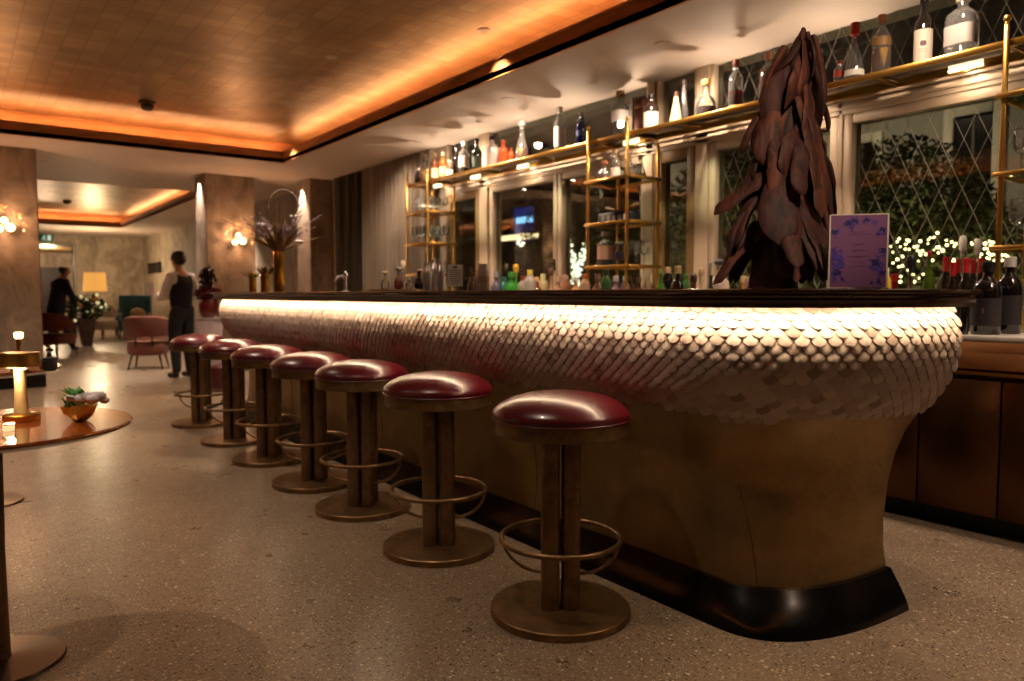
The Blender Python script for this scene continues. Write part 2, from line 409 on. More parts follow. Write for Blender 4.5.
# curtains
def curtain(name, y0, y1, x, m, label, amp=.035, wl=.13, zt=2.915):
    gm = G(); n = int((y1-y0)/.012); vs = []; fs = []
    for i in range(n+1):
        y = y0+(y1-y0)*i/n; ph = 2*PI*y/wl+1.2*math.sin(y*5)
        for j in range(6):
            z = .02+(zt-.02)*j/5
            vs.append((x+amp*math.sin(ph+.15*math.sin(j+y*3))+.012*math.sin(ph*2.3+j*.4), y, z))
    for i in range(n):
        for j in range(5): fs.append((i*6+j, i*6+6+j, i*6+7+j, i*6+1+j))
    b = len(vs); vs += [(p[0]+.004, p[1], p[2]) for p in vs]; fs += [tuple(q+b for q in reversed(f)) for f in fs]
    gm.add(vs, fs)
    tag(obj(name, gm, m, ang=80), label, 'curtain')
curtain('curtain', 8.02, 9.95, 4.73, M_curt, 'long pale grey-beige pleated curtain between the far brass shelf tower and the olive drape', .04, .14)
curtain('curtain', 9.99, 10.95, 4.73, M_curtd, 'narrow dark olive drape beside the stone column at the end of the window wall', .03, .1)

# wall vent, exit sign
t = thing('air_vent', 'dark rectangular air grille high on the far pale wall above the waiter', 'vent', (XW-.03, on(155, 267, 0, XW).y, on(155, 270, 0, XW).z-.1))
obj('frame', G().box(0, .02, -.9, .9, 0, .32, .005).box(-.008, .01, -.8, .8, .04, .28), M_dark, t)
g = G()
for k in range(6): g.box(-.014, -.008, -.8, .8, .05+k*.04, .065+k*.04)
obj('louvre', g, mat('brown_metal', '3A2E22', .5, .5), t)
t = thing('exit_sign', 'small dark exit sign with a pale running figure hung above the far doorway', 'sign', (2.13, 25.0, 2.64))
obj('housing', G().box(-.17, .17, -.02, .02, 0, .22, .008).box(-.1, -.09, -.005, .005, .22, .28).box(.09, .10, -.005, .005, .22, .28), mat('sign_dark_green', '10301C', .5, emit='1E5A34', es=.25), t)
g = G().box(.03, .11, -.026, -.021, .04, .18).ball((-.05, -.024, .165), .016, 8, 5, (1, .2, 1))
for a, b in (((-.05, .15), (-.06, .1)), ((-.06, .1), (-.03, .07)), ((-.03, .07), (-.035, .035)), ((-.06, .1), (-.085, .07)), ((-.085, .07), (-.12, .065)), ((-.05, .14), (-.02, .12)), ((-.05, .14), (-.085, .12))):
    g.tube([(a[0], -.024, a[1]), (b[0], -.024, b[1])], .009, 5)
obj('pictogram', g, emis('sign_pale_glow', 'D6E6D0', .8), t)

# downlights
def spot(name, loc, w, size, blend=.6, col=(1, .76, .57), direction=(0, 0, -1), r=.04):
    l = bpy.data.lights.new(name, 'SPOT'); l.energy = w; l.spot_size = math.radians(size); l.spot_blend = blend; l.color = col; l.shadow_soft_size = r
    o = bpy.data.objects.new(name, l); COL.objects.link(o); o.location = loc
    o.rotation_euler = Vector(direction).to_track_quat('-Z', 'Y').to_euler(); return o
def downlight(x, y, z, label, w=0, size=80, r=.04, col=(1, .76, .57), d=(0, 0, -1)):
    t = thing('recessed_downlight', label, 'ceiling light', (x, y, z))
    obj('trim_ring', G().lathe([(r, -.006), (r+.016, -.006), (r+.02, 0), (r, 0), (r-.004, .002), (r-.004, -.004)], n=20), M_soffit, t)
    obj('lamp_lens', G().lathe([(1e-5, -.003), (r-.004, -.003)], n=16), M_dl, t)
    if w:
        s = spot('downlight_lamp', (0, 0, -.03), w, size, col=col, direction=d); s.parent = t
    return t
DW = 70
for (x, y, lab) in ((4.1, 3.75, 'small round downlight in the pale soffit, nearest the wooden tree'), (4.1, 5.62, 'small round downlight in the pale soffit, second from the wooden tree'), (4.1, 6.98, 'small round downlight in the pale soffit above the far brass shelf tower')):
    downlight(x, y, ZC, lab, 130, 150, d=(.25, 0, -1))
for (x, y, lab) in ((.99, 11.9, 'bright downlight beside the left stone column'), (2.93, 11.93, 'bright downlight washing the side of the middle stone column'), (4.33, 11.5, 'bright downlight washing the side of the right stone column')):
    downlight(x, y, ZC, lab, 260, 70, col=(1, .84, .74))
for (x, y, lab) in ((on(484, 30, 2, 3.25).x, on(484, 30, 2, 3.25).y, 'round downlight in the gold ceiling, nearest the bar soffit'), (on(331, 57, 2, 3.25).x, on(331, 57, 2, 3.25).y, 'round downlight in the middle of the gold ceiling'), (3.45, 9.7, 'small downlight in the far right corner of the gold ceiling')):
    downlight(x, y, 3.25, lab, 240, 80, r=.035)
downlight(.1, 9.6, 3.25, 'small downlight at the left end of the gold ceiling edge', 260, 80, r=.035)
for (x, y) in ((4.2, 15.5), (4.25, 18.0), (2.6, 12.9), (2.2, 24.2)):
    downlight(x, y, ZC, {15.5: 'downlight in the far room ceiling right of the second gold recess', 18.0: 'downlight in the far room ceiling deeper beyond the second gold recess', 12.9: 'downlight in the ceiling strip between the two gold recesses', 24.2: 'downlight in front of the exit sign in the far room'}[y], 300, 100)
# smoke detector
t = thing('smoke_detector', 'round dark smoke detector under the gold ceiling', 'smoke detector', tuple(on(147, 102, 2, 3.25)))
obj('base', G().lathe([(.09, 0), (.09, -.02), (.07, -.03)], n=20), M_bronzed, t)
obj('sensor', G().lathe([(.06, -.03), (.07, -.05), (.05, -.09), (.02, -.1), (1e-5, -.1)], n=20), mat('detector_grey', '5C5148', .4, .5), t)
t = thing('smoke_detector', 'tiny dark smoke detector under the far room gold ceiling', 'smoke detector', (2.1, 19.6, 3.25))
obj('base', G().lathe([(.09, 0), (.09, -.03), (.06, -.08), (1e-5, -.09)], n=16), M_bronzed, t)

def scale_mat():
    m = mat('unglazed_ceramic', 'B9A79A', .55); nt = m.node_tree; N = nt.nodes; L = nt.links; b = N['Principled BSDF']
    g = N.new('ShaderNodeNewGeometry'); cr = N.new('ShaderNodeValToRGB'); L.new(g.outputs['Random Per Island'], cr.inputs[0])
    e = cr.color_ramp.elements; e[0].position = 0; e[0].color = lin('8A7468'); e[1].position = 1; e[1].color = lin('C4B4A8')
    x = e.new(.12); x.color = lin('A89488'); x = e.new(.5); x.color = lin('B5A398')
    L.new(cr.outputs[0], b.inputs['Base Color']); return m
M_scale = scale_mat()
# ================================================================ THE BAR
YF = 7.62
PROF = [(0, .14), (.03, .148), (.08, .175), (.135, .21), (.14, .212), (.22, .225), (.32, .226), (.47, .212), (.57, .19), (.66, .155), (.72, .118), (.78, .075), (.84, .036), (.90, .013), (.96, .003), (1.01, 0), (1.06, .010), (1.10, .028), (1.125, .042)]
def off(z):
    for (a, p), (b, q) in zip(PROF, PROF[1:]):
        if z <= b: return p+(q-p)*(z-a)/(b-a)
    return PROF[-1][1]
def sm(t): t = max(0, min(1, t)); return t*t*(3-2*t)
XB = 2.76
def path(z, o, n=26, ns=60):
    """closed-ended plan curve at height z, inset o: far rounded end -> straight front -> near rounded end"""
    k = sm((z-.15)/.6)
    b = .34+.24*k; e = 2/(2.6-.5*k)
    xf = 1.94+o; ye = 1.16+o; yn = YF-o; a = XB-xf
    near = [(XB-a*abs(math.cos(t))**e, ye+b-b*abs(math.sin(t))**e) for t in [PI/2*i/n for i in range(n+1)]]
    far = [(x, yn-(y-ye)) for x, y in reversed(near)]
    yA, yB = yn-b, ye+b
    mid = [(xf, yA+(yB-yA)*i/ns) for i in range(1, ns)]
    return far+mid+near
def surf(zs, extra=0.0):
    g = G(); m = None
    for z, o in zs:
        p = path(z, o+extra); m = len(p); g.v += [(x, y, z) for x, y in p]
    for r in range(len(zs)-1):
        for i in range(m-1): g.f.append((r*m+i, (r+1)*m+i, (r+1)*m+i+1, r*m+i+1))
    # flat back closing the shape
    for r in range(len(zs)-1): g.f.append((r*m, r*m+m-1, (r+1)*m+m-1, (r+1)*m))
    g.f.append(tuple(range(m))); b = (len(zs)-1)*m; g.f.append(tuple(b+i for i in range(m-1, -1, -1)))
    return g
bar = thing('bar_counter', 'long curved bar counter with pale ceramic scales above hammered bronze', 'bar counter', (0, 0, 0))
def zr(a, b, n): return [(a+(b-a)*i/n, off(a+(b-a)*i/n)) for i in range(n+1)]
tag(obj('plinth', surf([(z, o-.006) for z, o in zr(0, .138, 8)]), M_kick, bar), 'flared black marble plinth')
tag(obj('body_panel', surf(zr(.138, 1.12, 36), .012), M_body, bar), 'hammered bronze lower body')
# seams of the body
g = G()
for sy in (2.75, 4.35, 5.95):
    g = G().tube([(1.94+off(z)+.011, sy, z) for z in [.14+.02*i for i in range(29)]], .0018, 5); obj('panel_seam', g, M_bronzed, bar)
g = G().tube([(lambda p: (p[0], p[1], z))(path(z, off(z)+.0105)[-20]) for z in [.14+.02*i for i in range(18)]], .0016, 5)
obj('panel_seam', g, M_bronzed, bar)
# scales: one continuous tiled skin
def arc(pts):
    L = [0]
    for a, b in zip(pts, pts[1:]): L.append(L[-1]+math.hypot(a[0]-b[0], a[1]-b[1]))
    return L
pz = [.66+.005*i for i in range(94)]      # profile arc length
PL = [0]
for a, b in zip(pz, pz[1:]): PL.append(PL[-1]+math.hypot(b-a, off(b)-off(a)))
def z_at(d):        # d measured down from the top
    q = PL[-1]-d
    if q <= 0: return pz[0]
    for i in range(len(PL)-1):
        if q <= PL[i+1]: return pz[i]+(pz[i+1]-pz[i])*(q-PL[i])/(PL[i+1]-PL[i])
    return pz[-1]
_cache = {}
def Sp(s, d):
    z = round(z_at(d), 3)
    if z not in _cache:
        p = path(z, off(z), 40, 80); _cache[z] = (p, arc(p))
    p, L = _cache[z]; t = max(0, min(1, s))*L[-1]
    lo, hi = 0, len(L)-1
    while hi-lo > 1:
        md = (lo+hi)//2
        if L[md] <= t: lo = md
        else: hi = md
    f = (t-L[lo])/max(1e-9, L[hi]-L[lo])
    return Vector((p[lo][0]+(p[hi][0]-p[lo][0])*f, p[lo][1]+(p[hi][1]-p[lo][1])*f, z_at(d)))
Ltot = arc(path(1.0, 0, 40, 80))[-1]
NS = int(Ltot/.0515); PITCHR = .0255; SW = .0525; SL = .058
g = G(); rnd = random.Random(3)
outl = []
NO = 14
for i in range(NO):     # outline from tip, clockwise; (u across, w down)
    t = 2*PI*i/NO
    uu = math.sin(t); ww = -math.cos(t)            # ww=-1 top
    if ww < 0: uu *= (1+ww*.93)**.75 if ww > -1 else 0; 
    outl.append((uu*.5, (ww+1)*.5))
for r in range(17):
    d0 = -.012+r*PITCHR
    for k in range(NS+1):
        s0 = (k+(.5 if r % 2 else 0))/NS
        if s0 > 1: continue
        P0 = Sp(s0, d0+SL*.5)
        ylast = 15.0 if P0.y > 2.2 else 16.2
        far_cut = 15.4-.35*max(0, P0.y-2)*.4+rnd.uniform(-.35, .35)
        corner = 1.1*math.exp(-((P0.y-1.45)/.35)**2) if P0.x < 2.2 else 0
        if r > far_cut+corner: continue
        A = Sp(s0-.004, d0+SL*.5); B = Sp(s0+.004, d0+SL*.5)
        tx = (B-A).normalized()
        U = Sp(s0, max(0, d0+SL*.2)); D = Sp(s0, d0+SL*.95); dn = (D-U).normalized()
        nn = tx.cross(dn).normalized()
        if nn.dot(Vector((-1, -.2, 0))) < 0 and P0.y < 6: nn = -nn
        if P0.y >= 6 and nn.dot(Vector((-1, .2, 0))) < 0: nn = -nn
        base = P0-dn*(SL*.5)
        tilt = rnd.uniform(.9, 1.15); b0 = len(g.v)
        def pt(u, w, h): return tuple(base+tx*(u*SW*1.0)+dn*(w*SL)+nn*h)
        tk = 1-.25*sm((r-6)/4)
        def ht(u, w): return (-.002+.0115*tk*w**1.1*tilt)
        g.v.append(pt(0, .62, ht(0, .62)+.0040*tk))
        for (u, w) in outl: g.v.append(pt(u*.62, .62+(w-.62)*.62, ht(u, .62+(w-.62)*.62)+.0028*tk))
        for (u, w) in outl: g.v.append(pt(u, w, ht(u, w)))
        for (u, w) in outl: g.v.append(pt(u*.97, w*.98, -.006))
        for i in range(NO):
            j = (i+1) % NO
            g.f.append((b0, b0+1+i, b0+1+j))
            g.f.append((b0+1+i, b0+1+NO+i, b0+1+NO+j, b0+1+j))
            g.f.append((b0+1+NO+i, b0+1+2*NO+i, b0+1+2*NO+j, b0+1+NO+j))
tag(obj('scale_cladding', g, M_scale, bar, ang=55), 'overlapping pale ceramic fish scales')
# led strip under the outer edge of the top, shining down onto the scales
def band(o0, o1, z0, z1):
    g = G(); ps = [path(1.11, o, 26, 60) for o in (o0, o1)]; m = len(ps[0])
    for (pp, z) in ((ps[0], z0), (ps[1], z0), (ps[1], z1), (ps[0], z1)): g.v += [(x, y, z) for x, y in pp]
    for a in range(4):
        b = (a+1) % 4
        for i in range(m-1): g.f.append((a*m+i, a*m+i+1, b*m+i+1, b*m+i))
    return g
tag(obj('led_strip', band(-.040, -.024, 1.1155, 1.118), M_led, bar), 'warm white light strip under the wooden edge')
obj('edge_lip', band(-.048, -.044, 1.1090, 1.1212), M_wood, bar)
# wooden top with moulded edge
def wood(zs):
    return surf(zs)
top = wood([(1.1185, .012), (1.1185, -.042), (1.122, -.050), (1.133, -.052), (1.136, -.046), (1.146, -.050), (1.152, -.062), (1.156, -.068), (1.164, -.068), (1.168, -.062)])
# note: the plan curve for the top is the same family as the body's
o = obj('wooden_top', top, M_wood, bar, ang=30); o['label'] = 'dark walnut top with moulded edge'
ZT = 1.168
# working side behind
obj('inner_cabinet', G().box(2.77, 3.30, 1.72, 6.9, .03, .86, .006).box(2.77, 3.33, 1.70, 6.92, .86, .89, .004), mat('inner_cabinet_dark', '2C231B', .4, .5), bar)
obj('inner_shelf', G().box(2.765, 2.95, 1.45, 1.62, .98, 1.10, .004), mat('grey_service_box', '6E665F', .5, .2), bar)

# ================================================================ STOOLS
def make_stool():
    t = thing('bar_stool', 'x', 'bar stool', (0, 0, 0))
    obj('base_plate', G().lathe([(.25, 0), (.252, .002), (.252, .026), (.249, .029), (.12, .031), (1e-5, .031)], n=48), M_bronze, t)
    for k in range(4):
        a = -YAW+PI/4+k*PI/2
        c = (.0385*math.sqrt(2)*math.cos(a), .0355*math.sqrt(2)*math.sin(a), .031)
        gm = G().lathe([(.033, 0), (.033, .64)], (0, 0, 0), 24, sq=.55)
        gm.xf(Matrix.Translation(c) @ Matrix.Rotation(-YAW, 4, 'Z'))
        obj('column', gm, M_bronzed, t)
    R = .215; zr_ = .275
    obj('foot_ring', G().tube([(R*math.cos(2*PI*i/48), R*math.sin(2*PI*i/48), zr_) for i in range(48)], .0095, 10, True), M_bronze, t)
    for s in (0, 1):
        a = -YAW+PI+PI*s-.12
        pts = []
        for i in range(13):
            q = PI/2*i/12; rr = .066+(R-.004-.066)*math.cos(q); z = zr_-.13*math.sin(q)
            pts.append((rr*math.cos(a), rr*math.sin(a), z))
        obj('ring_bracket', G().tube(pts, .0065, 8), M_bronze, t)
    obj('seat_rim', G().lathe([(.05, .660), (.234, .660), (.237, .662), (.237, .710), (.232, .713), (.1, .713)], n=56), M_bronze, t)
    cu = obj('seat_cushion', G().lathe([(.225, .710), (.236, .712), (.243, .720), (.2445, .731), (.238, .744), (.217, .763), (.182, .781), (.13, .795), (.07, .803), (1e-5, .806)], n=64), M_leather, t, ang=80)
    obj('piping', G().tube([(.2425*math.cos(2*PI*i/56), .2425*math.sin(2*PI*i/56), .7135) for i in range(56)], .004, 6, True), M_piping, cu)
    return t
SY = [2.04, 2.89, 3.68, 4.36, 5.17, 5.99, 6.97]
SL_ = ['round burgundy leather bar stool nearest the camera, beside the rounded end of the bar',
       'second round burgundy leather bar stool from the near end of the bar',
       'third round burgundy leather bar stool from the near end of the bar',
       'middle round burgundy bar stool, fourth of the seven along the bar',
       'fifth round burgundy bar stool from the near end of the bar',
       'sixth round burgundy bar stool, next to the farthest one',
       'farthest round burgundy bar stool, at the waiter end of the bar']
st = make_stool(); st['group'] = 'bar stools along the front of the bar'
for i, y in enumerate(SY):
    x = 1.725
    rz = [0, .06, -.05, .1, -.08, .04, .0][i]
    if i == 0: st.location = (x, y, 0); st['label'] = SL_[0]
    else: dup(st, (x, y, 0), rz, SL_[i])

# ================================================================ BACK COUNTER
XC = 3.90
ct = obj('back_counter_slab', G().box(XC-.02, XW-.01, -.4, 7.98, .93, .955, .004), M_counter)
tag(ct, 'long pale stone worktop slab under the windows carrying the bottles', 'worktop')
ug = 0
yy = 1.812; units = []
while yy > -.3: yy -= .738
k = 0
while yy < 7.3:
    first = None
    u = thing('back_counter_cabinet', '', 'cabinet', (XC, yy, 0))
    pos = ['', 'nearest bronze two-door cabinet of the back counter, at the right edge of the photo', 'bronze cabinet of the back counter glimpsed beside the rounded end of the bar']
    u['label'] = 'x'; units.append(u)
    obj('carcass', G().box(.03, .8, .002, .736, .09, .93), M_cab, u, smooth=False)
    obj('toe_kick', G().box(.08, .78, .002, .736, 0, .09), M_dark, u, smooth=False)
    obj('upper_panel', G().box(-.002, .03, .004, .734, .795, .928, .003), M_cabt, u)
    obj('light_rail', G().box(-.008, .03, .004, .734, .768, .783, .003), M_brassd, u)
    for s in (0, 1):
        d = obj('door', G().box(0, .028, .004+s*.369, .365+s*.369, .095, .745, .003), M_cab, u)
    k += 1; yy += .738
for i, u in enumerate(units):
    y = u.location.y
    u['group'] = 'bronze cabinets of the back counter'
    if y < .9: u['label'] = 'bronze back-counter cabinet at the right edge of the photo' if y > 0 else 'bronze back-counter cabinet beyond the right edge of the photo'
    elif y < 1.3: u['label'] = 'bronze two-door back-counter cabinet fully in view right of the rounded bar end'
    elif y < 2.0: u['label'] = 'bronze back-counter cabinet half hidden by the rounded end of the bar'
    else: u['label'] = 'bronze back-counter cabinet hidden behind the long bar'

# ================================================================ BRASS SHELVING
XS0, XS1, ZSH = 4.35, 4.65, 2.44
sh = thing('brass_wall_shelf', 'long high brass and glass shelf running above the windows, carrying bottles', 'shelf', (0, 0, 0))
YA, YB = 1.15, 7.95
g = G().box(XS0-.012, XS0+.012, YA, YB, ZSH-.034, ZSH, .003); obj('front_rail', g, M_brass, sh)
g = G().box(XS1-.012, XS1+.012, YA, YB, ZSH-.034, ZSH, .003); obj('rear_rail', g, M_brass, sh)
g = G()
ys = [1.15, 1.64, 2.35, 3.1, 3.85, 4.31, 4.77, 5.6, 6.5, 7.45, 7.95]
for y in ys: obj('cross_bar', G().box(XS0+.012, XS1-.012, y-.009 if y > 1.2 else y, y+.009 if y < 7.9 else y, ZSH-.03, ZSH-.012, .002), M_brassd, sh)
for a, b in zip(ys, ys[1:]): obj('glass_panel', G().box(XS0+.012, XS1-.012, a+.011, b-.011, ZSH-.01, ZSH-.001), M_shelfglass, sh, smooth=False)
for y in (2.8, 5.2, 6.1):
    obj('wall_bracket', G().box(XS1+.012, XW-.051, y-.01, y+.01, ZSH-.03, ZSH-.015, .002), M_brass, sh)
def tower(y0, y1, label, zs=(2.10, 1.745, 1.39), x0=XS0, x1=XS1):
    t = thing('brass_shelf_tower', label, 'shelf tower', (0, 0, 0), 0, 'brass shelf towers on the back counter')
    for x in (x0, x1):
        for y in (y0, y1):
            gx = x-.026 if x == x0 else x+.026
            zt = ZSH+.07 if x == x0 else ZSH-.05
            gm = G().box(gx-.011, gx+.011, y-.011, y+.011, .956, zt, .002).box(gx-.02, gx+.02, y-.02, y+.02, .9555, .968, .003)
            if x == x0: gm.lathe([(.008, 0), (.012, .006), (.009, .014), (.017, .024), (.019, .034), (.014, .046), (1e-5, .05)], (gx, y, zt), 12)
            obj('post', gm, M_brass, t)
    for z in zs:
        gm = G().box(x0-.05, x0-.03, y0-.03, y1+.03, z-.024, z, .003).box(x1+.03, x1+.05, y0-.03, y1+.03, z-.024, z, .003).box(x0-.03, x1+.03, y0-.045, y0-.025, z-.024, z, .003).box(x0-.03, x1+.03, y1+.025, y1+.045, z-.024, z, .003)
        f = obj('shelf_frame', gm, M_brass, t)
        obj('glass_panel', G().box(x0-.012, x1+.012, y0-.024, y1+.024, z-.012, z-.003), M_shelfglass, f, smooth=False)
    return t
tower(7.45, 7.93, 'farthest brass and glass shelf tower, holding rows of stemmed glasses beside the curtain')
tower(4.31, 4.77, 'middle brass and glass shelf tower holding decanters and bottles')
tower(1.18, 1.64, 'brass shelf tower at the right edge of the photo', (2.17, 1.775, 1.40))
# small lights on the long shelf washing the soffit and the bottles
for i, y in enumerate((1.4, 2.75, 3.6, 4.55, 5.35, 6.15, 6.95, 7.7)):
    t = thing('shelf_spotlight', 'tiny brass puck light on the high shelf pointing up at the soffit', 'light', (XS1-.03, y, ZSH), 0, 'puck lights on the high shelf')
    obj('housing', G().lathe([(.022, 0), (.024, .004), (.024, .014), (.018, .016)], n=16), M_brassd, t)
    obj('lens', G().lathe([(1e-5, .0155), (.017, .0155)], n=12), M_dl, t)
    s = spot('puck_lamp', (0, 0, .03), 13, 150, .9, (1, .8, .6), (-.15, 0, 1), .015); s.parent = t
for y in (1.95, 2.95, 4.55, 6.05, 6.9, 7.7):
    lb = obj('light_bar', G().box(XS1-.05, XS1-.035, y-.09, y+.09, ZSH-.028, ZSH-.013, .002), emis('light_bar_glow', 'FFE0B0', 5), sh)
    l = bpy.data.lights.new('shelf_strip', 'AREA'); l.shape = 'RECTANGLE'; l.size = .02; l.size_y = .5; l.energy = 3.6; l.color = (1, .76, .55); l.spread = math.radians(170)
    o = bpy.data.objects.new('shelf_strip', l); COL.objects.link(o); o.location = (XS1-.06, y, ZSH-.035); o.rotation_euler = Vector((.25, 0, -1)).to_track_quat('-Z', 'Y').to_euler()
#@@PART3
# ================================================================ BOTTLES AND GLASSES
BP = {
 'wine': [(.95, 0), (1, .02), (1, .58), (.93, .64), (.6, .71), (.40, .77), (.36, .82), (.36, .955), (.42, .96), (.42, .985)],
 'spirit': [(.93, 0), (1, .02), (1, .60), (.92, .67), (.6, .735), (.38, .78), (.36, .82), (.36, .9), (.44, .905), (.44, .93)],
 'decanter': [(.85, 0), (.98, .03), (1, .12), (.93, .26), (.62, .48), (.36, .62), (.31, .70), (.31, .82), (.42, .86)],
 'globe': [(.6, 0), (.9, .06), (1, .22), (.95, .38), (.7, .52), (.38, .6), (.33, .66), (.35, .88), (.42, .92)],
 'cone': [(.97, 0), (1, .03), (.82, .2), (.36, .70), (.32, .8), (.32, .9)],
 'tall': [(.95, 0), (1, .02), (1, .74), (.9, .8), (.45, .88), (.42, .93)],
}
def rprof(P, z):
    for (a, p), (b, q) in zip(P, P[1:]):
        if z <= q: return a+(b-a)*(z-p)/max(1e-6, q-p)
    return P[-1][0]
def sect(P, z0, z1, r, h, k):
    pts = [(rprof(P, z0)*r*k, z0*h)]+[(a*r*k, b*h) for a, b in P if z0 < b < z1]+[(rprof(P, z1)*r*k, z1*h)]
    return pts
def dimat(c): return mat('bottle_glass_'+c, c, .08, 0, coat=.6)
def bottle(label, P, r, h, body='clear', liq=None, lvl=.4, cap=None, lab=None, sq=0.0, labz=(.12, .45), blot=None, loc=(0, 0, 0), group=None, name='bottle', stopper=False, cat='bottle'):
    t = thing(name, label, cat, loc, 0, group)
    pr = BP[P]; n = 20
    m = M_clear if body == 'clear' else dimat(body)
    if body == 'clear' or liq:
        prof = [(1e-5, .001)]+[(a*r, b*h) for a, b in pr]
    else: prof = [(a*r, b*h) for a, b in pr]
    obj('glass_body', G().lathe(prof, n=n, sq=sq, thresh=.55), M_clear if liq else m, t)
    if liq:
        s = sect(pr, .02, lvl, r, h, .93); s = s+[(1e-5, s[-1][1])]
        obj('liquid', G().lathe(s, n=n, sq=sq, thresh=.55), liquid('liquid_'+liq, liq), t)
    if cap:
        rc = pr[-1][0]*r*1.04; z0 = (pr[-1][1]-.06)*h
        if stopper: cg = G().lathe([(rc*.7, z0), (rc*.8, pr[-1][1]*h), (rc*1.3, (pr[-1][1]+.03)*h), (rc*1.4, h*.99), (rc*1.0, h*1.03), (1e-5, h*1.04)], n=14)
        else: cg = G().lathe([(rc, z0), (rc*1.03, z0+.002), (rc*1.03, h*.995), (rc*.9, h), (1e-5, h)], n=14)
        obj('cap', cg, mat('cap_'+cap, cap, .35), t)
    if lab:
        rr = max(rprof(pr, labz[0]), rprof(pr, labz[1]))*r*1.015
        ca = math.atan2(-loc[1], -loc[0]) if loc[0] or loc[1] else PI
        lg = G(); pts = sect(pr, labz[0], labz[1], r, h, 1.02)
        lg.lathe(pts, n=14, sq=sq, thresh=.55, a0=ca-1.25, a1=ca+1.25)
        lo = obj('paper_label', lg, mat('label_'+lab, lab, .6), t)
        if blot:
            bg = G(); zc = (labz[0]*.45+labz[1]*.55)*h
            for da, w_, hh in ((.0, .32, .022), (.0, .22, .03)):
                bg.lathe([(rr*1.012, zc-hh/2), (rr*1.012, zc+hh/2)], n=4, a0=ca+da-w_, a1=ca+da+w_)
            for q in (.30, .38): bg.lathe([(rr*1.012, labz[0]*h+(labz[1]-labz[0])*h*q-.05*h*.1), (rr*1.012, labz[0]*h+(labz[1]-labz[0])*h*q)], n=5, a0=ca-.45, a1=ca+.45)
            obj('printed_mark', bg, mat('print_'+blot, blot, .6), lo)
    return t
def put(u, vtop, wpx, x, zb, label, P, **k):
    y = on(u, (vtop+20) if zb > 2 else 270, 0, x).y; d = FW.x*x+FW.y*y
    zt = on(u, vtop, 0, x).z; h = max(.05, zt-zb); r = wpx/2*d/FPX
    r = min(r, .075)
    return bottle(label, P, r, h, loc=(x, y, zb), **k)
XT = 4.47; ZB_ = ZSH+.0005
GT = 'bottles on the high brass shelf'
put(418, 168, 7, XT, ZB_, 'small dark bottle at the far left end of the high shelf', 'spirit', body='2A1C16', cap='C9B8A0', group=GT)
put(425, 155, 10, XT, ZB_, 'round bottle of golden amber liquor near the far left end of the high shelf', 'globe', liq='E8A020', lvl=.45, cap='B9A58A', group=GT)
put(435, 153, 8, XT, ZB_, 'brown bottle with a cream label, right of the golden round one on the high shelf', 'spirit', body='6A3A1A', cap='D9C08A', lab='C9B690', group=GT)
put(443, 152, 8, XT, ZB_, 'copper-brown bottle with a gold cap on the high shelf, beside the white-labelled one', 'spirit', body='8A4A20', cap='E0C890', lab='D8B480', group=GT)
put(450, 160, 7, XT, ZB_, 'short bottle with a bright white label on the high shelf', 'tall', body='5A4A3A', cap='D0C0A0', lab='F2E6C8', group=GT)
put(456, 145, 8, 4.56, ZB_, 'slim dark bottle at the back of the high shelf, left of the burgundy-bottomed one', 'wine', body='1C1614', cap='1A1210', group=GT)
put(464, 142, 11, XT, ZB_, 'clear bottle with dark red liquor in its bottom, far along the high shelf', 'spirit', liq='4A0E10', lvl=.2, cap='C8C4C0', lab='B8A89C', labz=(.22, .55), group=GT)
put(477, 139, 10, XT, ZB_, 'dark green tall bottle on the high shelf, left of the frosted white one', 'wine', body='16241A', cap='0E120E', lab='3A4A3A', group=GT)
put(492, 136, 12, XT, ZB_, 'frosted white bottle on the high shelf over the far cream window post', 'spirit', body='C9B8AC', cap='1A1614', group=GT)
put(503, 140, 9, XT, ZB_, 'orange-red ceramic bottle on the high shelf', 'spirit', body='B84A24', cap='A03C1C', group=GT)
put(511, 148, 6, XT, ZB_, 'smallest orange-red bottle on the high shelf beside its bigger twin', 'spirit', body='B0441F', cap='8E3418', group=GT)
put(522, 121, 14, XT, ZB_, 'clear bottle a third full of amber liquor with tapering shoulders on the high shelf', 'decanter', liq='E8A038', lvl=.3, cap='B8B0A8', stopper=True, group=GT)
put(560, 107, 12, XT, ZB_, 'tall clear bottle with a pale paper label standing alone on the high shelf', 'spirit', body='clear', cap='D0C8C0', lab='CFC6BA', labz=(.1, .55), group=GT)
put(582, 112, 12, XT, ZB_, 'deep blue bottle with a pale cap on the high shelf', 'spirit', body='141E50', cap='B8BCC8', lab='3A4478', labz=(.3, .45), group=GT)
put(620, 91, 17, 4.43, ZB_, 'faceted clear bottle with white markings in front of the framed picture on the shelf', 'spirit', body='clear', cap='C0A070', lab='D8CFC8', labz=(.3, .55), sq=.3, group=GT)
put(651, 95, 15, XT, ZB_, 'dark-shouldered bottle with a wide cream label on the high shelf beside the brown box', 'spirit', body='2A1C18', cap='1C1412', lab='D8C8B4', labz=(.04, .5), group=GT)
put(676, 92, 14, 4.44, ZB_, 'cream conical bottle on the high shelf', 'cone', body='E0C690', cap='3A221A', group=GT)
put(684, 81, 12, 4.56, ZB_, 'clear conical bottle with a dark round stopper behind the cream one', 'cone', body='clear', cap='2A1A16', stopper=True, group=GT)
put(706, 80, 21, XT, ZB_, 'squat round decanter of dark red liquor with a gold neck on the high shelf', 'globe', liq='7A1A10', lvl=.28, cap='C89A50', group=GT)
put(736, 60, 14, XT, ZB_, 'clear swing-top bottle half full of red liquor over a cream base band', 'spirit', liq='A01E14', lvl=.38, cap='7A3A2A', lab='C8A878', labz=(.02, .1), group=GT)
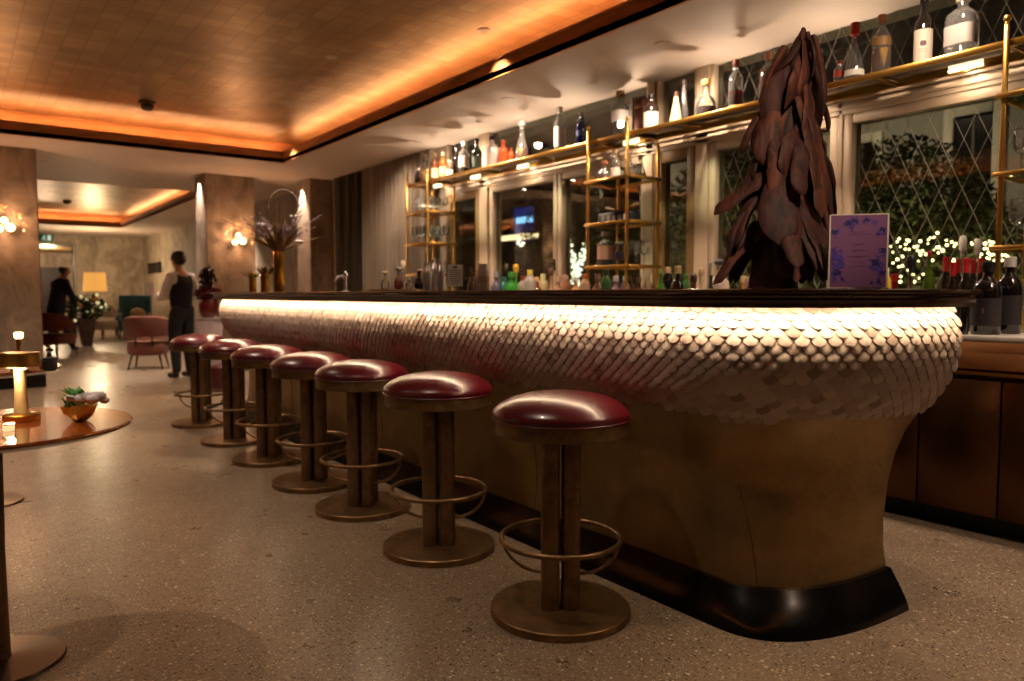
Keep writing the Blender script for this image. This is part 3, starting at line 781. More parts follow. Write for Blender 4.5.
put(768, 53, 15, XT, ZB_, 'square bottle of dark ruby liquor with a navy collar, left of the wooden tree top', 'spirit', liq='9A2A10', lvl=.62, cap='9A5A3A', sq=.3, group=GT)
put(790, 60, 9, XT, ZB_, 'amber bottle mostly hidden behind the tip of the wooden tree', 'spirit', body='9A6A3A', cap='C89A60', group=GT)
put(839, 61, 10, XT, ZB_, 'small bottle with a red top and red label just right of the wooden tree', 'spirit', body='clear', cap='A8301C', lab='A8341C', labz=(.35, .6), group=GT)
put(855, 23, 19, XT, ZB_, 'clear long-necked bottle with a red cap on the high shelf', 'decanter', body='clear', cap='B02A1A', lab='D8D0C0', labz=(.1, .2), group=GT)
put(882, 15, 17, XT, ZB_, 'golden tequila-coloured bottle with a textured upper half and cork cap', 'spirit', liq='E0A820', lvl=.44, cap='A8642A', lab='7A5A30', labz=(.48, .62), sq=.35, group=GT)
put(924, -2, 17, XT, ZB_, 'black wine bottle with a pale label and dark round mark on the high shelf', 'wine', body='14100E', cap='0C0A09', lab='A89686', labz=(.06, .52), blot='3A1820', group=GT)
put(963, -6, 27, XT, ZB_, 'broad square clear bottle, right of the black wine bottle on the high shelf', 'spirit', body='clear', cap='B8A890', lab='8A8078', labz=(.18, .48), sq=.8, group=GT)
# framed picture and box on the shelf
p0 = Vector((4.6, on(628, 110, 0, 4.6).y, ZB_))
t = thing('framed_picture', 'white framed card with a mottled floral print standing on the high shelf', 'picture', p0, -.5)
obj('frame', G().box(-.012, .012, -.085, .085, 0, .34, .004), mat('white_frame', 'D8CFC4', .4), t)
g = G(); rnd = random.Random(5)
g.box(-.0135, -.012, -.072, .072, .014, .326); pr_ = obj('print', g, mat('pale_card', 'C8B8A8', .5), t)
g = G()
for i in range(26):
    y, z, r = rnd.uniform(-.06, .06), rnd.uniform(.03, .31), rnd.uniform(.006, .015)
    g.lathe([(1e-5, 0), (r, 0)], n=7); g.v[-14:] = [(-.0142, y+p[0], z+p[1]) for p in g.v[-14:]]
obj('flower_print', g, mat('print_rust', '8A5A44', .6), pr_)
t = thing('presentation_box', 'dark brown upright gift box on the high shelf between the picture and cream-labelled bottle', 'box', (4.66, on(643, 110, 0, 4.66).y, ZB_))
obj('box_body', G().box(-.05, .05, -.05, .05, 0, .25, .004), mat('brown_box', '4A2416', .45), t)
obj('box_lid', G().box(-.053, .053, -.053, .053, .25, .33, .004), mat('brown_box_lid', '5A3220', .45), t)

# ---- goblets
def goblet(label, group, loc, h=.19, r=.042, name='stemmed_glass'):
    t = thing(name, label, 'glass', loc, 0, group)
    obj('foot', G().lathe([(r*.8, 0), (r*.8, .002), (.006, .006), (.004, .012), (.004, h*.42)], n=16), M_clear, t)
    obj('bowl', G().lathe([(.004, h*.42), (r*.6, h*.48), (r*.95, h*.6), (r, h*.72), (r*.9, h*.9), (r*.82, h)], n=18), M_clear, t)
    return t
gb = None
def goblets(label, group, z, ys, xs, h, r, ):
    global gb
    first = None
    for x in xs:
        for y in ys:
            if first is None: first = goblet(label, group, (x, y, z), h, r)
            else: dup(first, (x, y, z))
goblets('clear stemmed glass on the upper shelf of the farthest brass tower', 'stemmed glasses on the upper shelf of the farthest tower', 2.098, [7.52+.085*i for i in range(5)], [4.40, 4.50, 4.60], .17, .036)
goblets('clear stemmed glass on the middle shelf of the farthest brass tower', 'stemmed glasses on the middle shelf of the farthest tower', 1.743, [7.51+.09*i for i in range(5)], [4.39, 4.49, 4.60], .20, .04)
goblets('clear stemmed glass on the second shelf of the brass tower at the right edge', 'stemmed glasses on the second shelf of the right tower', 1.773, [1.58, 1.47], [4.40, 4.52], .22, .042)
goblets('clear tall wine glass on the lowest shelf of the brass tower at the right edge', 'wine glasses on the lowest shelf of the right tower', 1.398, [1.585, 1.48], [4.40, 4.53], .24, .044)
goblets('clear wine glass on the pale worktop beneath the brass tower at the right edge', 'wine glasses on the worktop under the right tower', .9555, [1.56, 1.46], [4.42, 4.54], .24, .042)
goblets('clear stemmed glass on the lowest shelf of the middle brass tower', 'stemmed glasses on the lowest shelf of the middle tower', 1.388, [4.36, 4.45], [4.48, 4.58], .2, .038)
# ---- middle tower
G2 = 'decanters on the top level of the middle brass tower'
put(604, 162, 13, 4.42, 2.098, 'brown brandy decanter, leftmost on the upper shelf of the middle brass tower', 'decanter', liq='8A3E16', lvl=.3, cap='8A5A3A', stopper=True, group=G2)
put(615, 150, 11, 4.56, 2.098, 'tall brown bottle with a white label on the upper shelf of the middle brass tower', 'spirit', liq='4A2010', lvl=.5, cap='B89A7A', lab='D8C8B8', group=G2)
put(629, 152, 12, 4.40, 2.098, 'conical clear decanter in the middle of the upper shelf of the middle brass tower', 'cone', liq='9A6A4A', lvl=.25, cap='B8A490', stopper=True, group=G2)
put(640, 156, 14, 4.56, 2.098, 'clear conical decanter at the right end of the upper shelf of the middle brass tower', 'cone', liq='7A4A34', lvl=.2, cap='B8A490', stopper=True, group=G2)
t = thing('serving_box', 'black box with pale lettering lying on the middle shelf of the middle brass tower', 'box', (4.47, 4.56, 1.743), .05)
obj('box_body', G().box(-.07, .07, -.19, .16, 0, .085, .004), mat('black_card_box', '15151A', .4), t)
g = G()
for k in range(5): g.box(-.0715, -.07, -.16+k*.062, -.125+k*.062, .018, .062)
obj('pale_lettering', g, mat('box_white_print', 'D0C8C0', .5), t)
t = thing('wooden_boat_dish', 'long pale curved wooden dish resting on the black box in the middle tower', 'dish', (4.47, 4.52, 1.829))
g = G(); vs = []; N_ = 16
for i in range(N_+1):
    f = i/N_; y = -.18+.36*f; zz = .045*(2*f-1)**2+.012*0; w = .045*math.sin(PI*min(.98, max(.02, f)))**.5+.004
    vs += [(-w, y, zz+.022), (-w*.6, y, zz+.002), (w*.6, y, zz+.002), (w, y, zz+.022), (w*.85, y, zz+.022), (w*.5, y, zz+.008), (-w*.5, y, zz+.008), (-w*.85, y, zz+.022)]
fs = [(i*8+j, i*8+(j+1) % 8, i*8+8+(j+1) % 8, i*8+8+j) for i in range(N_) for j in range(8)]+[tuple(range(7, -1, -1)), tuple(N_*8+j for j in range(8))]
obj('hull', g.add(vs, fs), mat('pale_olive_wood', 'B08A64', .5), t)
put(605, 232, 16, 4.46, 1.388, 'large pale bottle with a blush label on the lowest shelf of the middle brass tower', 'spirit', body='clear', cap='C8B8A8', lab='C08A74', labz=(.2, .6))
put(620, 234, 12, 4.56, 1.388, 'slim clear bottle behind the blush-labelled one on the lowest shelf of the middle tower', 'spirit', body='clear', cap='5A3A6A', lab='6A5A7A', labz=(.2, .45))

# ---- bottles on the back counter, tops showing above the bar
XK = 4.22; ZK = .9555
GK = 'bottles on the worktop under the windows'
BX = [0]
def bk(u, vt, w, label, P, x=None, **k):
    BX[0] += 1; x = x or (4.10, 4.26, 4.42)[BX[0] % 3]
    return put(u, vt, w*1.25, x, ZK, label, P, group=GK, **k)
bk(403, 262, 9, 'clear pointed bottle with a pale stopper above the far end of the bar top', 'cone', body='clear', cap='D8C0A0', stopper=True, x=4.1)
bk(472, 268, 8, 'dark olive bottle behind the bar, right of the acrylic menu stand', 'wine', body='241C10', cap='16120C')
bk(478, 272, 8, 'small dark brown bottle behind the bar just left of the frosted white tumblers', 'tall', body='33201A', cap='A0703A')
bk(496, 272, 8, 'dusky violet bottle behind the bar, left of the green ones', 'spirit', body='4A4458', cap='8A8898')
bk(504, 277, 9, 'teal green low bottle behind the bar at the left of the green group', 'tall', body='1E5A4C', cap='2C6A5C')
bk(511, 272, 10, 'bright green bottle behind the bar, biggest of the green group', 'spirit', body='2C7428', cap='48983C')
bk(516, 266, 8, 'bright green bottle with a yellow ball stopper behind the bar', 'decanter', body='347C2C', cap='C89830', stopper=True)
bk(523, 276, 9, 'pale clear bottle with a white label right of the bright green bottles', 'tall', body='8C8478', cap='8A3A2A', lab='E8E0D0')
bk(530, 270, 10, 'white-capped clear bottle behind the bar below the outdoor blue light', 'tall', body='968E84', cap='E8D060')
bk(537, 277, 8, 'dark amber bottle behind the bar, left of two pale ones', 'spirit', body='6A3A18', cap='C8A060')
bk(543, 274, 9, 'cream bottle with a pale yellow cap behind the bar at the window handle', 'tall', body='9A8A68', cap='E8DFA0')
bk(551, 270, 8, 'tan bottle with a dark stopper behind the bar at the cream window mullion', 'decanter', body='B08A60', cap='5A4030', stopper=True)
bk(558, 277, 9, 'pinkish beige bottle behind the bar, left of the glowing outdoor branches', 'spirit', body='8A6A56', cap='B89A80')
bk(566, 275, 9, 'peach coloured bottle behind the bar, directly under the glowing outdoor branches', 'tall', body='8E6248', cap='D8B090')
bk(576, 277, 9, 'light brown bottle with a white cap behind the bar, under the glowing branches', 'spirit', body='A87850', cap='E8E0D0')
bk(585, 274, 9, 'cream and rust bottle just left of the middle brass tower on the worktop', 'tall', body='90745A', cap='A05030')
bk(598, 274, 10, 'salmon labelled bottle under the middle brass tower, leftmost there', 'spirit', body='8A5A4A', cap='A07060', lab='D0A090')
bk(606, 270, 10, 'dark green bottle with a cream label under the middle brass tower', 'tall', body='2E4A2A', cap='1E2A1A', lab='D8C890')
bk(616, 276, 9, 'mauve bottle under the middle brass tower beside the nearest brass post', 'spirit', body='6A5058', cap='B8A8A8')
bk(625, 276, 8, 'lilac-grey small bottle between the posts of the middle brass tower', 'tall', body='7A6A70', cap='C8B8B0')
bk(639, 277, 9, 'brown bottle with a pink label between the near posts of the middle brass tower', 'spirit', body='4A2A1E', cap='6A4A3A', lab='C89A90')
bk(661, 270, 8, 'leaf-green bottle right of the middle brass tower', 'wine', body='3A6A28', cap='7A9A4A')
bk(668, 267, 10, 'black bottle with a pale ring cap, left of a matching black one', 'tall', body='100E0E', cap='C8AA80')
bk(678, 266, 11, 'black bottle with a wide pale cap, right of a matching black one', 'spirit', body='0E0C0C', cap='D8BC90')
bk(686, 274, 7, 'small green bottle tucked beside the wooden pepper mill', 'tall', body='3E7A34', cap='4A8A3A')
bk(701, 270, 8, 'pale cream small bottle with a thin neck, right of the wooden pepper mill', 'decanter', body='D0B890', cap='B89A70', stopper=True)
bk(711, 262, 9, 'clear flask with pale green liquid left of the wooden tree foot', 'decanter', liq='6A9A78', lvl=.78, cap='D8D0C0')
bk(720, 261, 15, 'apothecary bottle with a black ball cap, peach collar and pale label', 'spirit', body='B8A898', cap='141A14', lab='D8C0B0', labz=(.45, .85), stopper=True)
bk(744, 276, 10, 'small orange-yellow bottle behind the wooden tree foot', 'globe', body='D89A30', cap='E8D090')
bk(758, 266, 18, 'square clear bottle with a pink label seen under the wooden tree boughs', 'tall', body='clear', cap='D8D0C8', lab='D8A8A0', labz=(.6, .8), sq=.8)
bk(887, 268, 7, 'slim bottle of bright yellow liquor just right of the purple card', 'tall', body='E0B840', cap='E8E0D0')
bk(895, 274, 12, 'low dark red jar with a curved lid right of the purple card', 'globe', body='6A1014', cap='8A1418')
bk(911, 258, 12, 'clear decanter with amber liquor and dark stopper at the right end of the bar', 'decanter', liq='B0743A', lvl=.75, cap='1C1820', stopper=True)
bk(929, 251, 8, 'dark green wine bottle with a red and black neck', 'wine', body='3A5214', cap='8A1A14')
for (u, vt, w, x, lab, capc) in ((946, 257, 9, 4.42, 'left end of the red row of bottles with scarlet neck foil', 'A01418'), (953, 262, 8, 4.20, 'wine bottle with black cap and scarlet neck band, second in the red row', 'A81A1E'), (958, 259, 8, 4.52, 'wine bottle with scarlet neck foil, third in the red row', '98141A'), (966, 258, 9, 4.30, 'wine bottle with broad scarlet foil in the middle of the red row', 'B01A20'), (973, 259, 8, 4.60, 'wine bottle with crimson foil behind, right of the middle of the red row', '8E1218'), (981, 258, 9, 4.42, 'wine bottle with scarlet foil at the right end of the red row', 'A8181C')):
    t = put(u, vt, w*1.45, x, ZK, lab, 'wine', body='100D0C', cap=capc, group='red foiled wine bottles on the worktop right of the bar')
    r = w*1.45/2*(FW.x*x+FW.y*ay(u, x))/FPX; h = on(u, vt, 0, x).z-ZK
    obj('neck_foil', G().lathe([(min(r, .075)*.43, h*.80), (min(r, .075)*.43, h*.93)], n=14), mat('foil_'+capc, capc, .4), t)
put(962, 239, 12, 4.66, ZK, 'tall clear decanter with a stopper behind the red foiled bottles', 'decanter', body='clear', cap='D8D0C0', stopper=True)
put(977, 242, 11, 4.70, ZK, 'tall clear decanter, the right one behind the red foiled bottles', 'decanter', body='clear', cap='C8C0B0', stopper=True)
put(988, 262, 26, 4.04, ZK, 'large black bottle with a dim embossed label left of the brass post', 'spirit', body='0E0B0C', cap='151114', lab='241C1E', labz=(.12, .5), blot='6A4A48', sq=.3)
put(1010, 257, 23, 4.20, ZK, 'large black bottle with a silver collar right of the brass post', 'spirit', body='0C0A0B', cap='B8B0A8', lab='1E181A', labz=(.12, .5), sq=.3)
put(966, 290, 8, 3.95, ZK, 'short black bottle beside the wooden end of the bar top', 'tall', body='0E0C0C', cap='1A1618')
# pepper mill
t = thing('pepper_mill', 'tall turned wooden pepper mill standing left of the wooden tree on the worktop', 'pepper mill', (4.15, ay(694, 4.15), ZK))
obj('mill_body', G().lathe([(.03, 0), (.034, .01), (.03, .05), (.024, .12), (.02, .2), (.019, .27), (.024, .275)], n=18), mat('mill_wood', '6A3A1A', .35), t)
obj('mill_head', G().lathe([(.018, .276), (.024, .285), (.026, .31), (.02, .335), (.008, .345), (1e-5, .352)], n=18), mat('mill_wood_dark', '3A2014', .35), t)

# ---- things on the bar top
ZT2 = ZT+.0005
def vase(u, x, r, h, label, m=None):
    y = ay(u, x); t = thing('brass_vase', label, 'vase', (x, y, ZT2))
    obj('vase_body', G().lathe([(r*.96, 0), (r, .004), (r, h-.004), (r*.98, h), (r*.9, h), (r*.9, h-.02), (r*.88, h*.5), (1e-5, h*.5)], n=28), m or M_brass, t)
    obj('rim_band', G().tube([(r*math.cos(a*PI/14), r*math.sin(a*PI/14), h-.004) for a in range(28)], .003, 6, True), M_brassd, t)
    return (x, y, ZT2+h)
M_gold2 = mat('polished_gold', 'E0A83A', .16, 1)
v1 = vase(252, 2.30, .033, .19, 'slim polished gold cylinder vase, leftmost on the far end of the bar', M_gold2)
v2 = vase(264.5, 2.30, .042, .20, 'medium polished gold cylinder vase between the slim and the tall one on the bar', M_gold2)
v3 = vase(278.5, 2.30, .046, .40, 'tallest polished gold cylinder vase on the far end of the bar', M_gold2)
def strokes(name, mat_, parent, base, n, L, spread, rad, up=.8, seed=1, kind='blade'):
    r_ = random.Random(seed); g = G(); bx, by, bz = base
    for i in range(n):
        a = r_.uniform(0, 2*PI); e = r_.uniform(.15, spread); l = L*r_.uniform(.6, 1)
        d = Vector((math.cos(a)*e, math.sin(a)*e, up)).normalized(); s = Vector((-math.sin(a), math.cos(a), 0))
        p0 = Vector((bx+math.cos(a)*.01, by+math.sin(a)*.01, bz-.06))
        pts = [p0+d*(l*k/6)+Vector((math.cos(a), math.sin(a), -.35))*(.25*l*(k/6)**2) for k in range(7)]
        if kind == 'blade':
            for sd in (1,):
                vs = []
                for k, p in enumerate(pts):
                    w = rad*math.sin(PI*min(1, (k+.3)/6.3)); vs += [p-s*w, p+Vector((0, 0, w*.25)), p+s*w, p-Vector((0, 0, .001))]
                g.add(vs, [(k*4+j, k*4+(j+1) % 4, k*4+4+(j+1) % 4, k*4+4+j) for k in range(6) for j in range(4)])
        elif kind == 'stem': g.tube(pts, rad, 5)
        elif kind == 'plume':
            g.tube(pts, .0015, 4)
            for k in range(60):
                f = r_.uniform(.45, 1); q = pts[0].lerp(pts[-1], f)+(pts[3]-pts[0].lerp(pts[-1], .5))*(1-(2*f-1)**2)
                dd = Vector((r_.gauss(0, 1), r_.gauss(0, 1), r_.uniform(0, 1.3))).normalized()*rad*(1.2-f)
                w = dd.cross(Vector((.3, .2, 1))).normalized()*.0035
                g.add([q, q+dd*.6+w, q+dd, q+dd*.6-w], [(0, 1, 2, 3)])
    return obj(name, g, mat_, parent, ang=80)
t = thing('dried_flower_arrangement', 'big dried arrangement of pale plumes, palm fans and branches in the tallest gold vase', 'dried flowers', v3)
strokes('palm_fan', mat('dried_palm', '8A7040', .7, var=.3), t, (0, 0, 0), 26, .34, 1.3, .02, .75, 3)
strokes('feather_plume', mat('mauve_plume', 'A08E92', .9), t, (.02, -.02, 0), 16, .50, .9, .09, .9, 5, 'plume')
strokes('bare_branch', mat('dried_branch', '6A4E34', .7), t, (0, 0, 0), 12, .58, 1.1, .0028, .9, 9, 'stem')
g = G(); a_ = [(.10*math.cos(q)*1.0-.02*0, -.05-.02*q, .42+.13*math.sin(q)) for q in [PI*(1.15-i*.1) for i in range(14)]]
a_ = [(RT*(.05+.13*math.cos(q)))+Vector((0, 0, .36+.14*math.sin(q))) for q in [PI*(1.05-i*.095) for i in range(14)]]
g.tube(a_, .003, 5); obj('curled_feather', g, mat('pale_plume', 'C8B8B0', .8), t)
g = G()
for (dx, dz) in ((-.13, .19), (.12, .26), (.16, .04)):
    c = RT*dx+Vector((0, 0, dz)); d = (RT*(.07 if dx > 0 else -.06)+Vector((0, 0, .02)))
    g.ball(c+d*.3, .02, 8, 6, (2.2, 1, .7))
obj('white_petal', g, mat('white_petal', 'D8D0CC', .6), t)
t = thing('dried_flower_bunch', 'low bunch of dried brown leaves in the slim and medium gold vases', 'dried flowers', v2)
strokes('dried_leaf', mat('dried_leaf_brown', '5E4428', .75, var=.3), t, (0, 0, 0), 30, .16, 1.1, .012, .8, 13)
t = thing('dried_leaf_sprig', 'dark dried sprig spilling from the slimmest gold vase', 'dried flowers', v1)
strokes('sprig', mat('dried_leaf_olive', '4A4020', .75, var=.3), t, (0, 0, 0), 18, .13, 1.2, .01, .8, 17)
# chrome water tap like bird shape
c = (2.45, ay(345, 2.45), ZT2)
t = thing('bar_tap', 'small shiny double-headed silver pourer standing alone on the far part of the bar top', 'tap', c)
obj('body', G().lathe([(.03, 0), (.03, .006), (.012, .014), (.011, .1), (.014, .11), (1e-5, .115)], n=14), M_steel, t)
obj('spout', G().tube([(0, 0, .10), (-.02, .01, .125), (-.05, .03, .118), (-.075, .045, .08)], [.011, .012, .01, .007], 8), M_steel, t)
obj('lever', G().tube([(0, 0, .108), (.012, -.01, .135), (.002, -.004, .15)], [.008, .009, .007], 8).ball((0, 0, .152), .011), M_steel, t)
# tray with decanters
yc = ay(394, 2.42)
t = thing('wooden_tray', 'low pale wooden tray under small bottles on the far part of the bar top', 'tray', (2.42, yc, ZT2), -YAW+PI)
obj('board', G().box(-.16, .16, -.08, .08, 0, .016, .004), mat('tray_wood', '8A6036', .4), t)
zt = ZT2+.0165
def onbar(u, vt, w, label, P, x=2.42, z=zt, **k): return put(u, vt, w, x, z, label, P, **k)
onbar(385, 272, 9, 'little clear bottle with a pale teardrop stopper, leftmost on the wooden tray', 'globe', body='clear', cap='E8C8A0', stopper=True)
onbar(399, 268, 11, 'little bottle of orange liquor with a teardrop stopper on the wooden tray', 'globe', liq='C05A1A', lvl=.4, cap='E8C8A0', stopper=True)
onbar(409, 278, 8, 'squat clear bottle on the wooden tray between the orange and black ones', 'globe', body='clear', cap='B8A898')
onbar(419, 270, 10, 'little black bottle with a pale stopper at the right end of the wooden tray', 'globe', body='14121A', cap='D8B090', stopper=True)
GS = 'steel shakers on the bar top'
def shaker(u, x, vt, w, label):
    y = ay(u, x); d = FW.x*x+FW.y*y; h = on(u, vt, 0, x).z-ZT2; r = w/2*d/FPX
    t = thing('cocktail_shaker', label, 'shaker', (x, y, ZT2), 0, GS)
    obj('cup', G().lathe([(r*.72, 0), (r*.74, .003), (r, h*.62)], n=22), M_steel, t)
    obj('shoulder', G().lathe([(r*1.01, h*.62), (r*.98, h*.68), (r*.5, h*.86), (r*.45, h*.88)], n=22), M_steel, t)
    obj('cap', G().lathe([(r*.42, h*.88), (r*.42, h*.98), (1e-5, h)], n=16), M_steel, t)
shaker(427, 2.35, 262, 10, 'steel cocktail shaker, leftmost of the three by the acrylic menu stand')
shaker(433.5, 2.52, 258, 10, 'steel cocktail shaker standing behind between the other two')
shaker(440, 2.35, 261, 9, 'steel cocktail shaker nearest the acrylic menu stand')
# acrylic menu stand
y = ay(455, 2.40)
t = thing('acrylic_menu_stand', 'upright clear acrylic stand holding a small printed menu on the far part of the bar', 'menu stand', (2.40, y, ZT2), -YAW)
obj('foot', G().box(-.045, .045, -.035, .035, 0, .004, .001).cyl((0, 0, .004), .012, .02), M_clear, t)
ac = obj('acrylic_sheet', G().box(-.052, .052, -.004, .004, .022, .165, .001), M_clear, t)
cd = obj('menu_card', G().box(-.045, .045, -.0055, -.0045, .03, .158), mat('menu_card_cream', 'C8B8A4', .6), t)
g = G().box(-.014, .014, -.0062, -.0056, .138, .15)
for k in range(7):
    w_ = (.036, .03, .034, .026, .035, .03, .022)[k]; g.box(-w_, w_, -.0062, -.0056, .124-k*.0125, .1275-k*.0125)
obj('menu_text', g, mat('menu_ink', '4A2A2A', .6), cd)
# frosted tumblers stack
x = 2.5; y = ay(483, x)
t = thing('frosted_bottle', 'tall frosted white cylinder bottle on the bar before the far cream window post', 'bottle', (x, y, ZT2))
obj('glass_body', G().lathe([(.032, 0), (.034, .004), (.034, .12), (.028, .13), (.026, .135), (.026, .16), (1e-5, .161)], n=20), mat('frosted_white', 'CDB6A2', .4), t)
obj('collar', G().lathe([(.0345, .05), (.0345, .09)], n=20), mat('frosted_label', 'B89A8A', .5), t)

# ---------------------------------------------------------------- the driftwood tree
TC = Vector((2.36, 1.62, ZT2)); E1 = Vector(RT); E2 = Vector((-FW.x, -FW.y, 0)).normalized()
dw = thing('driftwood_christmas_tree', 'tall dark brown tree sculpture of overlapping driftwood slabs standing on the bar', 'tree sculpture', TC)
KS = 2.71/FPX
def Rc(h): return .012+.20*max(0, 1-h/.90)
M_dw = [veneer('driftwood_%d' % i, a, b, .72, .0, (6, 6, .7), 6, 12) for i, (a, b) in enumerate((('26110A', '58291A'), ('2E160D', '693521'), ('1E0E08', '4A2015')))]
def slab(pt, pb, w, th=.03, seed=0, tw=0.0, mi=0):
    pt, pb = Vector(pt), Vector(pb); ax = (pb-pt); L = ax.length; ax.normalize()
    outw = Vector(((pt.x+pb.x)/2, (pt.y+pb.y)/2, 0)); 
    if outw.length < 1e-3: outw = Vector(E2)
    outw = (outw-ax*outw.dot(ax)).normalized(); side = ax.cross(outw).normalized()
    g = G(); NS_, NR = 15, 14; r_ = random.Random(seed); ph = r_.uniform(0, 9)
    for i in range(NS_+1):
        f = i/NS_
        ww = w*.5*(.55+.45*sm(f/.5))*(1-.25*max(0, (f-.7)/.3))*(1-max(0, (f-.84)/.16)**2.2)**.5 if f < 1 else .004
        if f == 0: ww = w*.2
        hh = th*.5*(.6+.4*math.sin(PI*min(1, f*1.1)))*(1-max(0, (f-.8)/.2)**2)**.5 if f < 1 else .001
        c = pt+ax*(L*f)+outw*(.014*math.sin(PI*f))+side*(.012*math.sin(f*4+ph))
        a = tw*f
        s2 = side*math.cos(a)+outw*math.sin(a); o2 = outw*math.cos(a)-side*math.sin(a)
        for k in range(NR):
            q = 2*PI*k/NR
            P = c+s2*(ww*math.cos(q))+o2*(hh*math.sin(q)*(1 if math.sin(q) > 0 else .6))
            n_ = noise.noise(Vector((P.x*16+seed, P.y*16, P.z*7)))*.016+noise.noise(Vector((P.x*55, P.y*55+seed, P.z*14)))*.006
            P = P+(s2*math.cos(q)+o2*math.sin(q))*n_*(1 if f < .95 else .2)
            g.v.append(tuple(P))
    for i in range(NS_):
        for k in range(NR):
            l = (k+1) % NR; g.f.append((i*NR+k, i*NR+l, (i+1)*NR+l, (i+1)*NR+k))
    g.f.append(tuple(range(NR-1, -1, -1))); g.f.append(tuple(NS_*NR+k for k in range(NR)))
    return obj('wood_slab', g, M_dw[mi % 3], dw, ang=60)
def loc_(x, Y, dfac, push=0.0):
    r = (715+x/4.864-785)*KS; h = max(.022, (286-(25+Y/4.864))*KS)
    R = Rc(h)*dfac; rr = r-.07*h/.88; dp = math.sqrt(max((R*R-rr*rr), 0)) if abs(rr) < R else 0
    p = E1*r+E2*(dp+push*min(1, R/.12)); return (p.x, p.y, h)
SLABS = [((455, 42), (345, 235), 80, 0), ((440, 110), (405, 375), 108, .012), ((470, 60), (510, 290), 78, .01), ((515, 110), (565, 400), 84, -.01), ((352, 225), (275, 425), 92, -.01), ((360, 310), (290, 500), 104, 0),
 ((290, 465), (185, 625), 92, -.03), ((450, 370), (425, 580), 125, .01), ((500, 285), (545, 520), 110, 0), ((545, 380), (592, 515), 80, -.03), ((345, 470), (255, 690), 130, 0), ((500, 500), (585, 700), 100, -.01),
 ((410, 560), (330, 770), 140, .01), ((440, 560), (470, 950), 140, .045), ((520, 640), (640, 915), 104, .01), ((560, 560), (600, 690), 60, -.05), ((330, 730), (62, 915), 100, -.01), ((330, 760), (285, 1075), 185, .04),
 ((245, 880), (125, 1085), 105, -.03), ((290, 1030), (55, 1250), 100, -.02), ((395, 960), (490, 1262), 190, .05), ((330, 1050), (300, 1262), 100, -.06), ((520, 840), (570, 1140), 100, -.01), ((290, 600), (215, 775), 100, -.03),
 ((470, 1000), (540, 1262), 110, -.02), ((400, 900), (385, 1262), 140, -.05), ((480, 90), (470, 330), 70, .0), ((450, 470), (510, 760), 110, .005),
 ((330, 600), (255, 850), 80, .03), ((390, 640), (370, 860), 92, .075), ((300, 480), (250, 620), 84, .02), ((520, 700), (585, 1010), 92, .03), ((440, 1000), (450, 1240), 120, .09), ((350, 980), (330, 1180), 90, .07), ((410, 240), (350, 440), 80, .02), ((200, 940), (110, 1120), 80, .0)]
for i, (a, b, w_, ps) in enumerate(SLABS):
    if b[1] > 320 and i != 23: a = (a[0]+(a[0]-b[0])*.35, max(70, a[1]-(b[1]-a[1])*.55)); w_ *= .92
    bl, al = loc_(b[0], b[1], 1.0, ps), loc_(a[0], a[1], .5, ps*.3)
    slab(al, bl, w_/4.864*KS*1.02, .030, i, (-.12 if i % 2 else .14), i)
r_ = random.Random(11)
for lv, (h1, h0, nn_) in enumerate(((.85, .62, 3), (.72, .45, 6), (.56, .28, 7), (.40, .12, 8), (.24, .024, 9))):
    for k in range(nn_):
        a = PI+(k-(nn_-1)/2)*(PI*1.15/nn_)+r_.uniform(-.12, .12)
        d = E2*math.cos(a)+E1*math.sin(a)
        R0, R1 = Rc(h1)*.5, min(Rc(h0)*.92, .18)
        la, lb_ = E1*(.07*h1/.88), E1*(.07*h0/.88)
        slab((d.x*R0+la.x, d.y*R0+la.y, h1), (d.x*R1+lb_.x, d.y*R1+lb_.y, h0), r_.uniform(.05, .07)*(1 if h0 < .4 else .8), .034, 50+lv*10+k, r_.uniform(-.3, .3), k)
obj('trunk', G().tube([(0, 0, 0), tuple(E1*.02+Vector((0, 0, .3))), tuple(E1*.045+Vector((0, 0, .6))), tuple(E1*.066+Vector((0, 0, .83)))], [.085, .07, .045, .012], 12), M_dw[2], dw)

# ---------------------------------------------------------------- purple event card
pc = dep(857, 286, 2.37); pc.z = ZT2
t = thing('event_card_stand', 'small acrylic stand with a purple floral printed card leaning on the bar by the tree', 'card stand', pc, -YAW-.42+.18)
cw, chh = .0815, .232
obj('acrylic_holder', G().box(-cw-.004, cw+.004, -.005, .005, 0, chh, .001).box(-cw-.004, cw+.004, -.03, .03, 0, .003), M_clear, t)
g = G().box(-cw-.005, -cw-.0005, -.0055, .0055, .002, chh).box(cw+.0005, cw+.005, -.0055, .0055, .002, chh+.001).box(-cw, cw, -.0055, .0055, chh-.002, chh+.001)
obj('bright_edge', g, mat('acrylic_edge', 'D8C8B8', .3), t)
cd = obj('purple_card', G().box(-cw, cw, -.0066, -.0054, .004, chh-.003), mat('lilac_card', '74486E', .5), t)
r_ = random.Random(21); g1 = G(); g2 = G()
def flower(g, x, z, r, n=5):
    for k in range(n):
        a = 2*PI*k/n+r_.random(); c = (x+math.cos(a)*r*.55, -.0069, z+math.sin(a)*r*.55)
        b = len(g.v); vs = [(c[0]+math.cos(q)*r*.5*(1+.3*math.cos(2*(q-a))), -.0069-.0002*k, c[2]+math.sin(q)*r*.5) for q in [2*PI*i/8 for i in range(8)]]
        g.add(vs, [tuple(range(8))])
